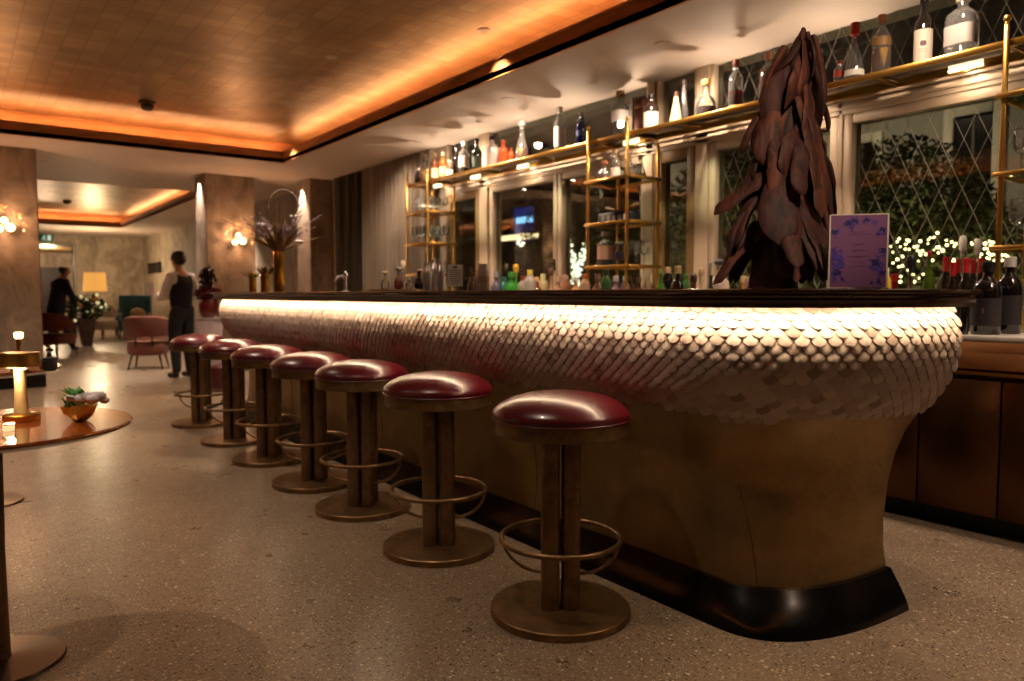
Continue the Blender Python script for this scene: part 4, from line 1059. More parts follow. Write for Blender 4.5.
for (x, z, r) in ((-.03, .205, .014), (-.012, .212, .013), (-.022, .193, .011), (.02, .214, .012), (.045, .205, .008), (-.072, .178, .013), (.068, .184, .013), (.056, .17, .008), (-.062, .10, .02), (-.055, .075, .02), (-.06, .05, .016), (-.07, .12, .01), (.072, .118, .013), (.05, .08, .018), (.06, .062, .016), (.072, .05, .012), (-.045, .03, .008), (.04, .02, .006), (-.068, .03, .008), (.06, .022, .009)):
    r *= .72
    flower(g1 if r_.random() < .6 else g2, x, z, r, 5 if r > .01 else 4)
    for _ in range(5):
        a = r_.uniform(0, 6.28); flower(g2, max(-.074, min(.074, x+math.cos(a)*r*1.3)), max(.012, min(.222, z+math.sin(a)*r*(1.3+.5*r_.random()))), r*.42, 4)
f1 = obj('indigo_flower_print', g1, mat('indigo_ink', '201858', .5), cd, smooth=False); f2 = obj('violet_flower_print', g2, mat('violet_ink', '443488', .5), cd, smooth=False)
g = G()
for (z, w_) in ((.176, .018), (.1685, .034), (.139, .018), (.1365, .012), (.120, .026), (.117, .018), (.1005, .03), (.098, .022), (.083, .016), (.07, .02)):
    x = -w_
    while x < w_:
        l = r_.uniform(.002, .006); g.box(x, min(w_, x+l), -.0071, -.0066, z, z+.0013); x += l+.0012
obj('printed_text', g, mat('plum_ink', '4A1F3C', .5), cd, smooth=False)
#@@PART4
# ================================================================ LOUNGE TABLES (left)
def lounge_table(label, loc):
    t = thing('round_pedestal_table', label, 'table', loc)
    R = .39
    obj('table_top', G().lathe([(1e-5, .712), (.30, .712), (.36, .722), (R, .736), (R+.002, .742), (R-.002, .748), (1e-5, .748)], n=64), M_table, t)
    obj('under_top_ring', G().lathe([(.06, .700), (.13, .700), (.13, .7115), (.06, .7115)], n=24), M_bronzed, t)  # bronze ring under the table top, around the pedestal
    obj('pedestal', G().lathe([(.034, .012), (.03, .03), (.026, .35), (.03, .70)], n=24), M_bronzed, t)
    obj('base_plate', G().lathe([(.178, 0), (.181, .003), (.178, .010), (.06, .016), (.034, .02), (1e-5, .02)], n=48), mat('brushed_grey_bronze', '6A5A4A', .3, .9), t)
    return t
T1 = dep(0, 662, 2.35); T1.z = 0
T2 = dep(-15, 500, 4.15); T2.z = 0
lounge_table('glossy round red-brown veneer table on a pedestal at the left edge, nearest the camera', T1)
lounge_table('second round red-brown pedestal table, farther back at the left edge', T2)
def table_lamp(label, loc, lit=1.0, hs=1.0):
    t = thing('cordless_table_lamp', label, 'table lamp', loc)
    obj('base_disc', G().lathe([(.050, 0), (.052, .003), (.052, .018), (.046, .022), (.02, .024), (1e-5, .024)], n=32), M_brass, t)
    g = G().lathe([(.022, .024), (.0185, .06), (.0165, .11), (.0175, .162)], n=24)
    obj('tapered_stem', g, mat('pale_brass_stem', 'E8C890', .4, .3), t)
    obj('glowing_core', G().lathe([(.0165, .162), (.0165, .172), (1e-5, .173)], n=20), emis('lamp_core_glow', 'FFD8A0', 9), t)
    obj('drum_shade', G().lathe([(.056, .172), (.058, .174), (.058, .216), (.056, .218), (1e-5, .219), ], n=36), M_brass, t)
    l = bpy.data.lights.new('lamp_bulb', 'POINT'); l.energy = 1.1*lit; l.color = (1, .72, .42); l.shadow_soft_size = .02
    o = bpy.data.objects.new('lamp_bulb', l); COL.objects.link(o); o.parent = t; o.location = (-.028, -.045, .155)
    return t
zt_ = .7485
p = dep(22, 425, 2.41); table_lamp('brushed brass cordless lamp with a drum head on the nearest round table', (p.x, p.y, zt_))
p = dep(33, 380, 3.9); 
# bowl with leaves and shell
p = dep(80, 418, 2.40); bx, by = p.x, p.y
t = thing('faceted_gold_bowl', 'small crumpled gold bowl holding greenery and a white shell on the nearest round table', 'bowl', (bx, by, zt_))
g = G(); n = 13; r_ = random.Random(4); pr = [(.018, 0), (.034, .012), (.047, .03), (.052, .05)]; m_ = len(pr)
for (r, z) in pr:
    for k in range(n): g.v.append((r*math.cos(2*PI*k/n)*r_.uniform(.88, 1.12), r*math.sin(2*PI*k/n)*r_.uniform(.88, 1.12), z+(r_.uniform(-.006, .006) if z else 0)))
for (r, z) in ((.046, .046), (.03, .02), (.001, .014)):
    for k in range(n): g.v.append((r*math.cos(2*PI*k/n), r*math.sin(2*PI*k/n), z))
for i in range(6):
    for k in range(n):
        l = (k+1) % n; a, b, c, d = i*n+k, i*n+l, (i+1)*n+l, (i+1)*n+k
        g.f += [(a, b, c), (a, c, d)]
g.f.append(tuple(range(n-1, -1, -1)))
obj('bowl_body', g, mat('crumpled_gold', 'E8BC60', .34, .6), t, smooth=False)
t = thing('green_sprig', 'small bunch of fresh green leaves in the crumpled gold bowl', 'plant', (bx, by, zt_+.022))
g = G(); r_ = random.Random(8)
for i in range(34):
    a = r_.gauss(math.pi-YAW, .9); e = r_.uniform(.3, 1.2); c = Vector((math.cos(a)*.035*e, math.sin(a)*.035*e, .03+.04*r_.random()))
    d = Vector((math.cos(a)*.6, math.sin(a)*.6, r_.uniform(.2, .9))).normalized()*.024; s = d.cross(Vector((0, 0, 1))).normalized()*.012
    g.add([c-d, c+s*1.0+Vector((0, 0, .003)), c+d*.8, c+d*1.2, c-s+Vector((0, 0, .003))], [(0, 1, 2, 4), (1, 3, 2), (2, 3, 4)])
    if i % 3 == 0: g.tube([(0, 0, 0), tuple(c*.6), tuple(c)], .0015, 4)
obj('leaf_cluster', g, mat('fresh_leaf', '3E8A34', .5), t)
t = thing('white_shell', 'white fluffy shell-like flower lying in the crumpled gold bowl', 'decoration', (bx+.022*RT.x, by+.022*RT.y, zt_+.052))
g = G(); r_ = random.Random(2)
for i in range(16):
    g.ball((r_.gauss(.012, .016), r_.gauss(-.008, .012), .016+r_.uniform(-.006, .016)), r_.uniform(.012, .018), 8, 6, (1.2, 1, .9))
obj('petals', g, mat('shell_white', 'E0D8D8', .6), t)
p = dep(8, 432, 2.18)
t = thing('tea_light', 'tiny glowing tea light on the nearest round table, left of the gold bowl', 'candle', (dep(9, 440, 2.22).x, dep(9, 440, 2.22).y, zt_))
obj('glass_cup', G().lathe([(.016, 0), (.018, .002), (.018, .022)], n=16), M_clear, t)
obj('wax', G().lathe([(.0155, .001), (.0155, .014), (1e-5, .014)], n=14), emis('wax_glow', 'FFC890', 1.6), t)
# second table things
z2 = zt_
def on2(u, v, d): q = dep(u, v, d); return (q.x, q.y, z2)
t = thing('ice_bucket', 'dark lidded metal pot on the second round table', 'pot', on2(50, 370, 3.98))
obj('pot_body', G().lathe([(.03, 0), (.034, .004), (.036, .05), (.034, .055)], n=22), mat('gunmetal', '4A4A50', .3, .8), t)
obj('lid', G().lathe([(.037, .056), (.034, .068), (.015, .074), (.01, .09), (.012, .096), (1e-5, .1)], n=20), mat('gunmetal', '4A4A50', .3, .8), t)
t = thing('cordless_table_lamp', 'slim brass lamp glowing on the second round table, beside the dark pot', 'table lamp', on2(20, 372, 3.95))
obj('base_disc', G().lathe([(.04, 0), (.042, .004), (.04, .014), (.012, .02)], n=24), M_brass, t)
obj('stem', G().lathe([(.014, .018), (.009, .08), (.012, .17)], n=18), M_brass, t)
obj('glowing_head', G().lathe([(.012, .17), (.02, .175), (.022, .2), (.016, .205), (1e-5, .206)], n=18), emis('lamp_core_glow2', 'FFD080', 7), t)
t = thing('small_green_bowl', 'little bowl of pale greenery on the second round table', 'bowl', on2(66-22, 372, 4.12))
obj('bowl', G().lathe([(.015, 0), (.03, .012), (.036, .03), (.032, .03), (1e-5, .012)], n=18), mat('pale_bowl', 'A08A6A', .5), t)
g = G(); r_ = random.Random(5)
for i in range(16): g.ball((r_.gauss(0, .014), r_.gauss(0, .014), .034+r_.random()*.02), .008, 6, 4, (1.4, .7, .5))
obj('greenery', g, mat('olive_sprig', '6A8A3A', .6), t)

# ================================================================ SCONCES
def sconce(label, loc):
    t = thing('wall_sconce', label, 'wall lamp', loc, 0, 'leafy glass wall sconces on the columns')
    obj('backplate', G().lathe([(.06, 0), (.06, .012), (.05, .02), (1e-5, .02)], n=20).xf(Matrix.Rotation(PI/2, 4, 'X')), M_brassd, t)
    r_ = random.Random(6)
    for k in range(5):
        a = -PI/2+(k-2)*.75+PI; dx = math.sin(k*1.3-2.6)*.16; dz = (.02, .13, .19, .12, -.02)[k]; dx = (-.19, -.13, 0, .14, .2)[k]
        obj('branch', G().tube([(0, -.02, 0), (dx*.3, -.07, -.05), (dx*.8, -.11, -.02), (dx, -.10, dz)], [.006, .005, .004, .003], 6), M_brassd, t)
        g = G()
        for j in range(7):
            q = r_.uniform(0, 6.28); c = Vector((dx, -.10, dz))+Vector((math.cos(q)*.03, r_.uniform(-.03, .02), math.sin(q)*.035)); w = r_.uniform(.018, .03)
            b = Vector((math.cos(q), -.3, math.sin(q))).normalized(); s = b.cross(Vector((0, 1, 0))).normalized()*w*.5
            g.add([c-b*w, c+s, c+b*w, c-s, c+Vector((0, -.006, 0))], [(0, 1, 4), (1, 2, 4), (2, 3, 4), (3, 0, 4)])
        obj('glass_leaf', g, mat('amber_glass_leaf', 'C88A5A', .25, .2), t)
    for (x, z, r) in ((-.05, -.05, .042), (.06, -.03, .05), (0, .05, .04)):
        obj('bulb', G().ball((x, -.12, z), r, 14, 9), emis('sconce_bulb_glow', 'FFC890', 8), t)
    l = bpy.data.lights.new('sconce_glow', 'POINT'); l.energy = 18; l.color = (1, .55, .3); l.shadow_soft_size = .06
    o = bpy.data.objects.new('sconce_glow', l); COL.objects.link(o); o.parent = t; o.location = (0, -.26, .02)
sconce('leafy glowing glass sconce on the left stone column', (.50, 10.95, 1.98))
sconce('leafy glowing glass sconce on the middle stone column', (3.43, 11.62, 1.98))

# ================================================================ LOUNGE FURNITURE
def armchair(label, loc, rz, m, scale=1.0, group=None):
    t = thing('lounge_armchair', label, 'armchair', loc, rz, group)
    g = G().lathe([(.26, .22), (.30, .25), (.31, .34), (.30, .41), (.27, .44), (1e-5, .45)], n=32, sq=.35)
    obj('seat', g, m, t)
    g = G(); n = 22; rows = [(0.0, .36), (.03, .34), (.14, .355), (.26, .37), (.34, .365), (.36, .34), (.33, .31), (.2, .29), (.05, .28), (0, .29)]
    for i in range(n+1):
        a = PI*.5+(-1.75+3.5*i/n); e = abs(-1+2*i/n)
        for (z, r) in rows: g.v.append((r*math.cos(a), r*math.sin(a)-.02, .40+z*(1-.45*e**3)+.09))
    m_ = len(rows)
    for i in range(n):
        for k in range(m_):
            l = (k+1) % m_; g.f.append((i*m_+k, (i+1)*m_+k, (i+1)*m_+l, i*m_+l))
    g.f.append(tuple(range(m_))); g.f.append(tuple(n*m_+k for k in range(m_-1, -1, -1)))
    obj('backrest', g, m, t)
    for sx in (-1, 1):
        for sy in (-1, 1):
            obj('leg', G().tube([(sx*.2, sy*.2, .24), (sx*.25, sy*.25, 0)], [.018, .011], 8), M_dark, t)
    for s in (-1, 1): obj('back_support', G().tube([(s*.12, .28, .34), (s*.12, .31, .52)], .014, 8), M_dark, t)
    t.scale = (scale,)*3; return t
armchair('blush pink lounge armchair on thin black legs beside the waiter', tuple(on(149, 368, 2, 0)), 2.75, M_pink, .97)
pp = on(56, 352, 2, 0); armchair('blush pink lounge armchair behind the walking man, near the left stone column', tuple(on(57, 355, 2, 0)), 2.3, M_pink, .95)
armchair('pale upholstered round armchair in the far room beside the teal wing chair', tuple(on(103, 339, 2, 0)), .6, mat('ivory_upholstery', 'E0D8D0', .8), 1.1)
# teal wing chair
t = thing('wing_chair', 'teal channel-backed wing chair with a cream cushion in the far room', 'armchair', tuple(on(135, 337, 2, 0)), PI-.3)
obj('seat', G().box(-.36, .36, -.3, .36, .2, .44, .05), M_teal, t)
g = G()
for k in range(9): g.box(-.36+k*.08, -.284+k*.08, -.42, -.28, .3, 1.14, .03)
obj('channelled_back', g, M_teal, t)
for s in (-1, 1): obj('wing', G().prism([(-.40, .3), (.30, .3), (.34, .6), (-.1, .66), (-.22, 1.12), (-.42, 1.14)], s*.36-.035, s*.36+.035, Matrix(((0, 0, 1, 0), (1, 0, 0, 0), (0, 1, 0, 0), (0, 0, 0, 1)))), M_teal, t)
for sx in (-1, 1):
    for sy in (-1, 1): obj('leg', G().tube([(sx*.3, sy*.28, .2), (sx*.32, sy*.3, 0)], [.022, .014], 8), M_dark, t)
t = thing('cushion', 'cream and black patterned cushion on the teal wing chair', 'cushion', tuple(on(137, 337, 2, 0)+Vector((.03, -.05, .445))), PI-.3)
obj('cushion_body', G().ball((0, 0, .17), .2, 16, 10, (1, .36, .85)).xf(Matrix.Identity(4)), mat('cream_cushion', 'C8B890', .8), t)
# lamp console
LP = dep(96.5, 330, 20.5); LP = (LP.x, LP.y, 0)
t = thing('console_table', 'dark low console table carrying the cream shaded lamp in the far room', 'table', LP)
obj('top', G().box(-.55, .55, -.2, .2, .71, .74, .006), M_wood, t)
for sx in (-1, 1):
    for sy in (-1, 1): obj('leg', G().box(sx*.5-.02, sx*.5+.02, sy*.16-.02, sy*.16+.02, 0, .71, .003), M_wood, t)
t = thing('shaded_table_lamp', 'table lamp with a wide cream drum shade glowing in the far room', 'table lamp', (LP[0], LP[1], .7405))
obj('base', G().lathe([(.09, 0), (.1, .01), (.05, .03), (.09, .12), (.11, .2), (.07, .32), (.02, .38), (.015, .48)], n=24), mat('lamp_ceramic', 'A8947A', .3), t)
obj('lamp_shade', G().lathe([(.29, .50), (.26, 1.0)], n=32).lathe([(.285, .50), (.255, 1.0)], n=32), mat('linen_shade', 'C89A50', .8, emit='F0A850', es=.9), t)
obj('bulb', G().ball((0, 0, .66), .05, 12, 8), emis('bulb_glow', 'FFD8A0', 30), t)
l = bpy.data.lights.new('lamp_bulb', 'POINT'); l.energy = 130; l.color = (1, .75, .45); l.shadow_soft_size = .1
o = bpy.data.objects.new('lamp_bulb', l); COL.objects.link(o); o.parent = t; o.location = (0, 0, 1.15)
# planter with flowers
def foliage(parent, c, rad, n, size, m, name, seed, sc3=(1, 1, 1)):
    r_ = random.Random(seed); g = G()
    for i in range(n):
        d = Vector((r_.gauss(0, 1), r_.gauss(0, 1), r_.gauss(0, 1))).normalized()*rad*r_.random()**.4
        q = Vector(c)+Vector((d.x*sc3[0], d.y*sc3[1], d.z*sc3[2])); a = Vector((r_.gauss(0, 1), r_.gauss(0, 1), r_.gauss(0, .7))).normalized()*size
        s = a.cross(Vector((r_.random(), r_.random(), r_.random()+.1))).normalized()*size*.4
        g.add([q-a, q+s, q+a, q-s], [(0, 1, 2), (0, 2, 3)])
    return obj(name, g, m, parent, smooth=False)
PX = tuple(on(87, 346, 2, 0))[:2]
t = thing('tapered_planter', 'dark tapered wooden planter standing in front of the cream shaded lamp', 'planter', (PX[0], PX[1], 0))
obj('planter_body', G().lathe([(.14, 0), (.14, .01), (.26, .62), (.24, .62), (.2, .5), (1e-5, .5)], n=4, a0=PI/4, a1=PI/4+2*PI), M_wood, t, ang=20)
t = thing('flower_arrangement', 'leafy arrangement dotted with glowing pale yellow blooms in the dark tapered planter', 'flowers', (PX[0], PX[1], .5))
foliage(t, (0, 0, .35), .42, 420, .07, M_leaf, 'leaves', 3, (1.1, 1, .7))
g = G(); r_ = random.Random(31)
for i in range(14): g.ball((r_.gauss(0, .22), r_.gauss(-.12, .12), .42+r_.gauss(0, .12)), .035, 8, 5)
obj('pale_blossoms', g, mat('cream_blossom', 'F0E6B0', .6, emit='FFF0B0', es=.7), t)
obj('stems', G().tube([(0, 0, 0.01), (0, 0, .3)], .03, 6).tube([(0.03, 0, .01), (.1, 0, .3)], .01, 5), M_leaf, t)
px = (1.50, 15.8)
t = thing('mimosa_stem', 'small spray of yellow green blossom left of the tapered planter', 'flowers', tuple(on(72, 345, 2, 0)))
obj('floor_vase', G().lathe([(.07, 0), (.1, .2), (.08, .6), (.05, .75), (.04, .75), (1e-5, .3)], n=18), mat('dark_vase', '1C1814', .3), t)
foliage(t, (0, 0, .98), .17, 160, .04, mat('mimosa_yellow', '9AA02A', .6, var=.3), 'blossom', 9)
obj('stem', G().tube([(0, 0, .4), (0, 0, .95)], .012, 6), M_leaf, t)
# host stand with red flowers behind the last stools
q = dep(209, 330, 9.2)
t = thing('round_host_stand', 'pale cylindrical stand behind the farthest stool, beside the waiter', 'stand', (q.x, q.y, 0))
obj('drum', G().lathe([(.15, 0), (.155, .01), (.155, .84), (.15, .85), (1e-5, .85)], n=28), mat('pale_pink_plaster', 'A89492', .6), t)
obj('top_plate', G().lathe([(.165, .851), (.165, .868), (1e-5, .868)], n=28), mat('pale_plate', 'B8A8A0', .4), t)
t = thing('red_flower_arrangement', 'dark red flowers and leaves in a red vase on the pale round stand', 'flowers', (q.x, q.y, .8685))
obj('red_vase', G().lathe([(.07, 0), (.1, .06), (.11, .16), (.08, .24), (.07, .26), (1e-5, .2)], n=22), mat('deep_red_glaze', '5A0A10', .25, coat=.5), t)
foliage(t, (0, 0, .30), .15, 240, .05, mat('red_petals', '5E0C14', .6, var=.4), 'petals', 14, (1, 1, .6))
foliage(t, (.0, 0, .50), .13, 130, .045, mat('dark_maroon_leaf', '2A0C0E', .7), 'dark_leaves', 15, (.8, .8, .9))
q = dep(221, 372, 9.0)
t = thing('red_pouf', 'small round glossy red pouf on the floor glimpsed between the last two stools', 'pouf', (q.x, q.y, 0))
obj('pouf_body', G().lathe([(.10, 0), (.13, .03), (.14, .15), (.13, .28), (.09, .31), (1e-5, .32)], n=26), mat('red_pouf_leather', '3E0810', .4), t)
obj('pouf_button', G().ball((0, 0, .32), .012, 8, 5, (1, 1, .4)), M_piping, t)

# ================================================================ PEOPLE
def skin(name, V, Ed, m, parent, sub=2, root=0, flat=(1, 1, 1)):
    me = bpy.data.meshes.new(name+'_cage'); me.from_pydata([v[:3] for v in V], Ed, [])
    o = bpy.data.objects.new(name+'_cage', me); COL.objects.link(o)
    md = o.modifiers.new('s', 'SKIN'); md.use_smooth_shade = True
    for i, v in enumerate(V):
        sv = me.skin_vertices[0].data[i]; sv.radius = (v[3], v[4] if len(v) > 4 else v[3]); sv.use_root = (i == root)
    s = o.modifiers.new('u', 'SUBSURF'); s.levels = sub; s.render_levels = sub
    dg = bpy.context.evaluated_depsgraph_get(); dg.update()
    nm = bpy.data.meshes.new_from_object(o.evaluated_get(dg)); nm.name = name
    bpy.data.objects.remove(o); bpy.data.meshes.remove(me)
    nm.materials.clear(); nm.materials.append(m)
    nm.polygons.foreach_set('use_smooth', [True]*len(nm.polygons))
    r = bpy.data.objects.new(name, nm); link(r, parent); r.scale = flat
    return r
def hand(V, Ed, wi, d, side, curl=.3):
    """palm and five fingers growing from vertex wi along d"""
    w = Vector(V[wi][:3]); d = Vector(d).normalized(); s = Vector(side).normalized(); n = d.cross(s).normalized()
    def av(p, r, par):
        V.append((p.x, p.y, p.z, r)); Ed.append((par, len(V)-1)); return len(V)-1
    pm = av(w+d*.045, .024, wi)
    for k, L in enumerate((.068, .078, .072, .058)):
        o = s*((k-1.5)*.021); b = av(w+d*.085+o, .0105, pm); m1 = av(w+d*(.085+L*.5)+o*1.1+n*curl*.018, .009, b); av(w+d*(.085+L*(1-curl*.35))+o*1.1+n*curl*.05, .007, m1)
    b = av(w+d*.035-s*.032, .012, pm); m1 = av(w+d*.065-s*.05+n*.008, .010, b); av(w+d*.092-s*.055+n*.016, .008, m1)
# waiter: back to the camera, head bowed, forearms in front holding a white pad
q = on(183, 377, 2, 0)
wt = thing('person', 'waiter in a black waistcoat over a white shirt, back turned, holding a white pad', 'person', (q.x, q.y, 0), .45)
V = [(0, 0, .95, .12, .10), (0, .0, 1.10, .115, .09), (0, -.01, 1.27, .135, .1), (0, -.01, 1.40, .11, .08), (0, .01, 1.475, .052), (0, .035, 1.54, .05), (0, .05, 1.60, .085, .092), (0, .055, 1.67, .082, .09), (0, .05, 1.72, .05, .055)]
Ed = [(i, i+1) for i in range(8)]
def add(V, Ed, pts, par):
    for p in pts: V.append(p); Ed.append((par, len(V)-1)); par = len(V)-1
    return par
add(V, Ed, [(0, .135, 1.60, .013), (0, .15, 1.585, .009)], 6)
for s in (-1, 1): add(V, Ed, [(s*.088, .045, 1.61, .014), (s*.098, .035, 1.625, .01)], 6)
armL = [(-.17, -.01, 1.39, .058), (-.235, .0, 1.22, .047), (-.27, .03, 1.10, .042), (-.22, .17, 1.10, .034), (-.16, .27, 1.14, .026)]
armR = [(.17, -.01, 1.39, .058), (.235, .0, 1.22, .047), (.25, .04, 1.10, .042), (.16, .17, 1.09, .034), (.06, .24, 1.12, .026)]
lastL = add(V, Ed, armL, 3); lastR = add(V, Ed, armR, 3)
hand(V, Ed, lastL, (.5, .8, .15), (.3, -.2, .9), .5); hand(V, Ed, lastR, (-.7, .6, .1), (.2, .3, .9), .5)
legL = [(-.095, .0, .88, .095), (-.10, .02, .52, .062), (-.105, -.01, .12, .042), (-.105, .10, .035, .036)]
legR = [(.095, .0, .88, .095), (.10, .015, .52, .062), (.11, -.02, .12, .042), (.115, .09, .035, .036)]
add(V, Ed, legL, 0); add(V, Ed, legR, 0)
skin('body', V, Ed, M_skin, wt)
V = [(0, 0, .98, .135, .11), (0, 0, 1.10, .13, .1), (0, -.01, 1.27, .15, .112), (0, -.01, 1.385, .125, .09), (0, .005, 1.45, .062)]; Ed = [(i, i+1) for i in range(4)]
for A in (armL, armR): add(V, Ed, [(p[0], p[1], p[2], p[3]+.014) for p in A[:4]]+[(A[3][0]*.3+A[4][0]*.7, A[3][1]*.3+A[4][1]*.7, A[3][2]*.3+A[4][2]*.7, .036)], 3)
tag(skin('shirt', V, Ed, M_white, wt), 'white long-sleeved shirt')
V = [(0, 0, .88, .165, .145), (0, 0, 1.06, .165, .135), (0, -.01, 1.25, .180, .145), (0, -.012, 1.37, .165, .12), (0, -.01, 1.44, .11, .09)]; Ed = [(i, i+1) for i in range(4)]
add(V, Ed, [(-.10, -.01, 1.40, .075), (-.165, -.01, 1.39, .066)], 3); add(V, Ed, [(.10, -.01, 1.40, .075), (.165, -.01, 1.39, .066)], 3)
tag(skin('waistcoat', V, Ed, M_black, wt), 'black waistcoat')
V = [(0, 0, 1.06, .14, .12), (0, .0, .90, .145, .13)]; Ed = [(0, 1)]
for L_ in (legL, legR): add(V, Ed, [(p[0], p[1], p[2], p[3]+.022) for p in L_[:3]]+[(L_[2][0], L_[2][1]+.005, .06, .058)], 1)
tag(skin('trousers', V, Ed, mat('black_trousers', '0E0E13', .8), wt), 'black trousers')
for L_ in (legL, legR): skin('shoe', [(L_[2][0], L_[2][1]-.03, .045, .042), (L_[2][0], L_[2][1]+.06, .04, .044), (L_[3][0], L_[3][1]+.07, .03, .034)], [(0, 1), (1, 2)], mat('black_shoe', '0A0A0A', .3), wt)
skin('hair', [(0, -.005, 1.545, .07), (0, .015, 1.63, .105, .10), (0, .03, 1.70, .108, .105), (0, .05, 1.755, .06)], [(0, 1), (1, 2), (2, 3)], M_hair, wt)
t = thing('order_pad', 'white sheet of paper held up by the waiter', 'paper', (q.x-.36, q.y+.22, 1.14), .5)
obj('sheet', G().box(-.075, .075, -.002, .002, 0, .18), M_white, t); obj('clip', G().box(-.03, .03, -.006, -.002, .16, .18, .002), M_steel, t)
# walking man in dark blue
q = on(60, 351, 2, 0)
wk = thing('person', 'man in a dark blue coat walking leftwards bent forward in front of the far doorway', 'person', q, .35)
V = [(.05, 0, .95, .13, .11), (.02, 0, 1.10, .13, .10), (-.04, 0, 1.27, .14, .11), (-.08, 0, 1.40, .11, .09), (-.11, 0, 1.47, .055), (-.14, 0, 1.53, .05), (-.16, 0, 1.60, .088, .085), (-.165, 0, 1.67, .08), (-.16, 0, 1.71, .05)]
V = [(-x*1.0, y, z)+tuple(r) for (x, y, z, *r) in V]
Ed = [(i, i+1) for i in range(8)]
add(V, Ed, [(.245, 0, 1.595, .013), (.26, 0, 1.58, .009)], 6)
for s in (-1, 1): add(V, Ed, [(.155, s*.085, 1.61, .014), (.145, s*.096, 1.625, .01)], 6)
aL = [(.08, .17, 1.40, .055), (.02, .24, 1.18, .046), (.10, .25, .98, .036), (.17, .22, .88, .027)]
aR = [(.08, -.17, 1.40, .055), (.12, -.24, 1.18, .046), (.22, -.22, 1.02, .036), (.30, -.18, .98, .027)]
l1 = add(V, Ed, aL, 3); l2 = add(V, Ed, aR, 3)
hand(V, Ed, l1, (.3, 0, -1), (1, 0, .3), .5); hand(V, Ed, l2, (.6, .2, -.6), (.6, 0, .7), .5)
gL = [(-.05, .095, .86, .095), (.16, .10, .52, .062), (.28, .10, .13, .042), (.38, .10, .04, .036)]
gR = [(-.05, -.095, .86, .095), (-.08, -.10, .50, .062), (-.30, -.10, .16, .042), (-.22, -.10, .05, .036)]
add(V, Ed, gL, 0); add(V, Ed, gR, 0)
skin('body', V, Ed, M_skin, wk)
V = [(-.07, 0, .66, .20, .17), (-.05, 0, .86, .20, .17), (-.01, 0, 1.08, .185, .15), (.04, 0, 1.27, .19, .15), (.08, 0, 1.39, .16, .13), (.10, 0, 1.46, .08)]; Ed = [(i, i+1) for i in range(5)]
for A in (aL, aR): add(V, Ed, [(p[0], p[1], p[2], p[3]+.022) for p in A[:3]]+[(A[2][0]*.4+A[3][0]*.6, A[2][1]*.4+A[3][1]*.6, A[2][2]*.4+A[3][2]*.6, .044)], 4)
tag(skin('coat', V, Ed, M_navy, wk), 'dark blue coat')
V = [(-.05, 0, 1.02, .13, .115), (-.05, 0, .86, .135, .13)]; Ed = [(0, 1)]
for L_ in (gL, gR): add(V, Ed, [(p[0], p[1], p[2], p[3]+.02) for p in L_[:3]]+[(L_[2][0], L_[2][1], L_[2][2]-.06, .05)], 1)
skin('trousers', V, Ed, mat('black_trousers', '0E0E13', .8), wk)
for L_ in (gL, gR): skin('shoe', [(L_[2][0]-.03, L_[2][1], max(.045, L_[3][2]), .042), (L_[2][0]+.05, L_[2][1], max(.04, L_[3][2]-.005), .043), (L_[3][0]+.05, L_[3][1], .034, .034)], [(0, 1), (1, 2)], mat('black_shoe', '0A0A0A', .3), wk)
skin('hair', [(.10, 0, 1.57, .07), (.125, 0, 1.65, .105), (.15, 0, 1.70, .098)], [(0, 1), (1, 2)], mat('greying_hair', '4A423C', .7), wk)

# ================================================================ OUTSIDE THE WINDOWS
struct('ground_outside', G().box(XW+.2, 30, -12, 30, -.25, -.12), mat('terrace_paving', '4A443C', .8, var=.2))
XF = 12.0
fac = thing('building_facade', 'dim grey rendered building across the terrace with dark windows', 'building', (0, 0, 0))
obj('wall', G().box(XF, XF+.4, -10, 28, -.12, 9), M_wall2, fac)
obj('cornice', G().box(XF-.12, XF, -10, 28, 5.2, 5.4, .02), M_wall2, fac)
for (a, b, z0, z1) in ((ay(990, XF), ay(951, XF), 1.3, 3.75), (ay(872, XF), ay(850, XF), 1.2, 3.6), (7.2, 8.4, 1.2, 3.7), (11.5, 12.7, 1.2, 3.7), (15.6, 16.8, 1.2, 3.7), (-5.5, -4.3, 1.2, 3.7)):
    f = obj('window_surround', G().box(XF-.08, XF, a-.14, a, z0-.1, z1+.14, .01).box(XF-.08, XF, b, b+.14, z0-.1, z1+.14, .01).box(XF-.1, XF, a, b, z1, z1+.14, .01).box(XF-.1, XF, a, b, z0-.1, z0, .01), mat('pale_surround', 'A89C88', .8), fac)
    p_ = obj('dark_window', G().box(XF-.02, XF-.005, a, b, z0, z1), mat('dark_window_glass', '0E0C0E', .15), fac)
    obj('glazing_bar', G().box(XF-.04, XF-.02, (a+b)/2-.02, (a+b)/2+.02, z0, z1).box(XF-.04, XF-.02, a, b, z0+(z1-z0)*.6-.02, z0+(z1-z0)*.6+.02), mat('dark_brown_bar', '2A1A14', .6), p_)
def shrub(label, c, h, r, seed, m=M_leafd, n=2600, size=.06, sc3=(1, 1, 1), name='garden_shrub'):
    t = thing(name, label, 'shrub', (c[0], c[1], -.12))
    obj('stem', G().tube([(0, 0, 0), (.03, .02, h*.4), (0, 0, h*.8)], [.06, .05, .02], 8), mat('bark_dark', '2A2018', .8), t)
    foliage(t, (0, 0, h*.55), 1.0, n, size, m, 'foliage', seed, (r, r, h*.5))
    return t
yb = ay(905, 7.6)
shrub('big rounded dark green bush outside the lattice window at right, tallest of the hedge', (7.8, ay(900, 7.8)), 2.75, 1.0, 1, n=16000, size=.04)
shrub('lower dark green bush outside right of the biggest one, behind the brass post', (7.9, ay(968, 7.9)), 2.1, 1.0, 2, n=12000, size=.04)
shrub('dark green bush outside the window directly behind the purple card', (7.4, ay(858, 7.4)), 2.2, .75, 3, n=9000, size=.04)
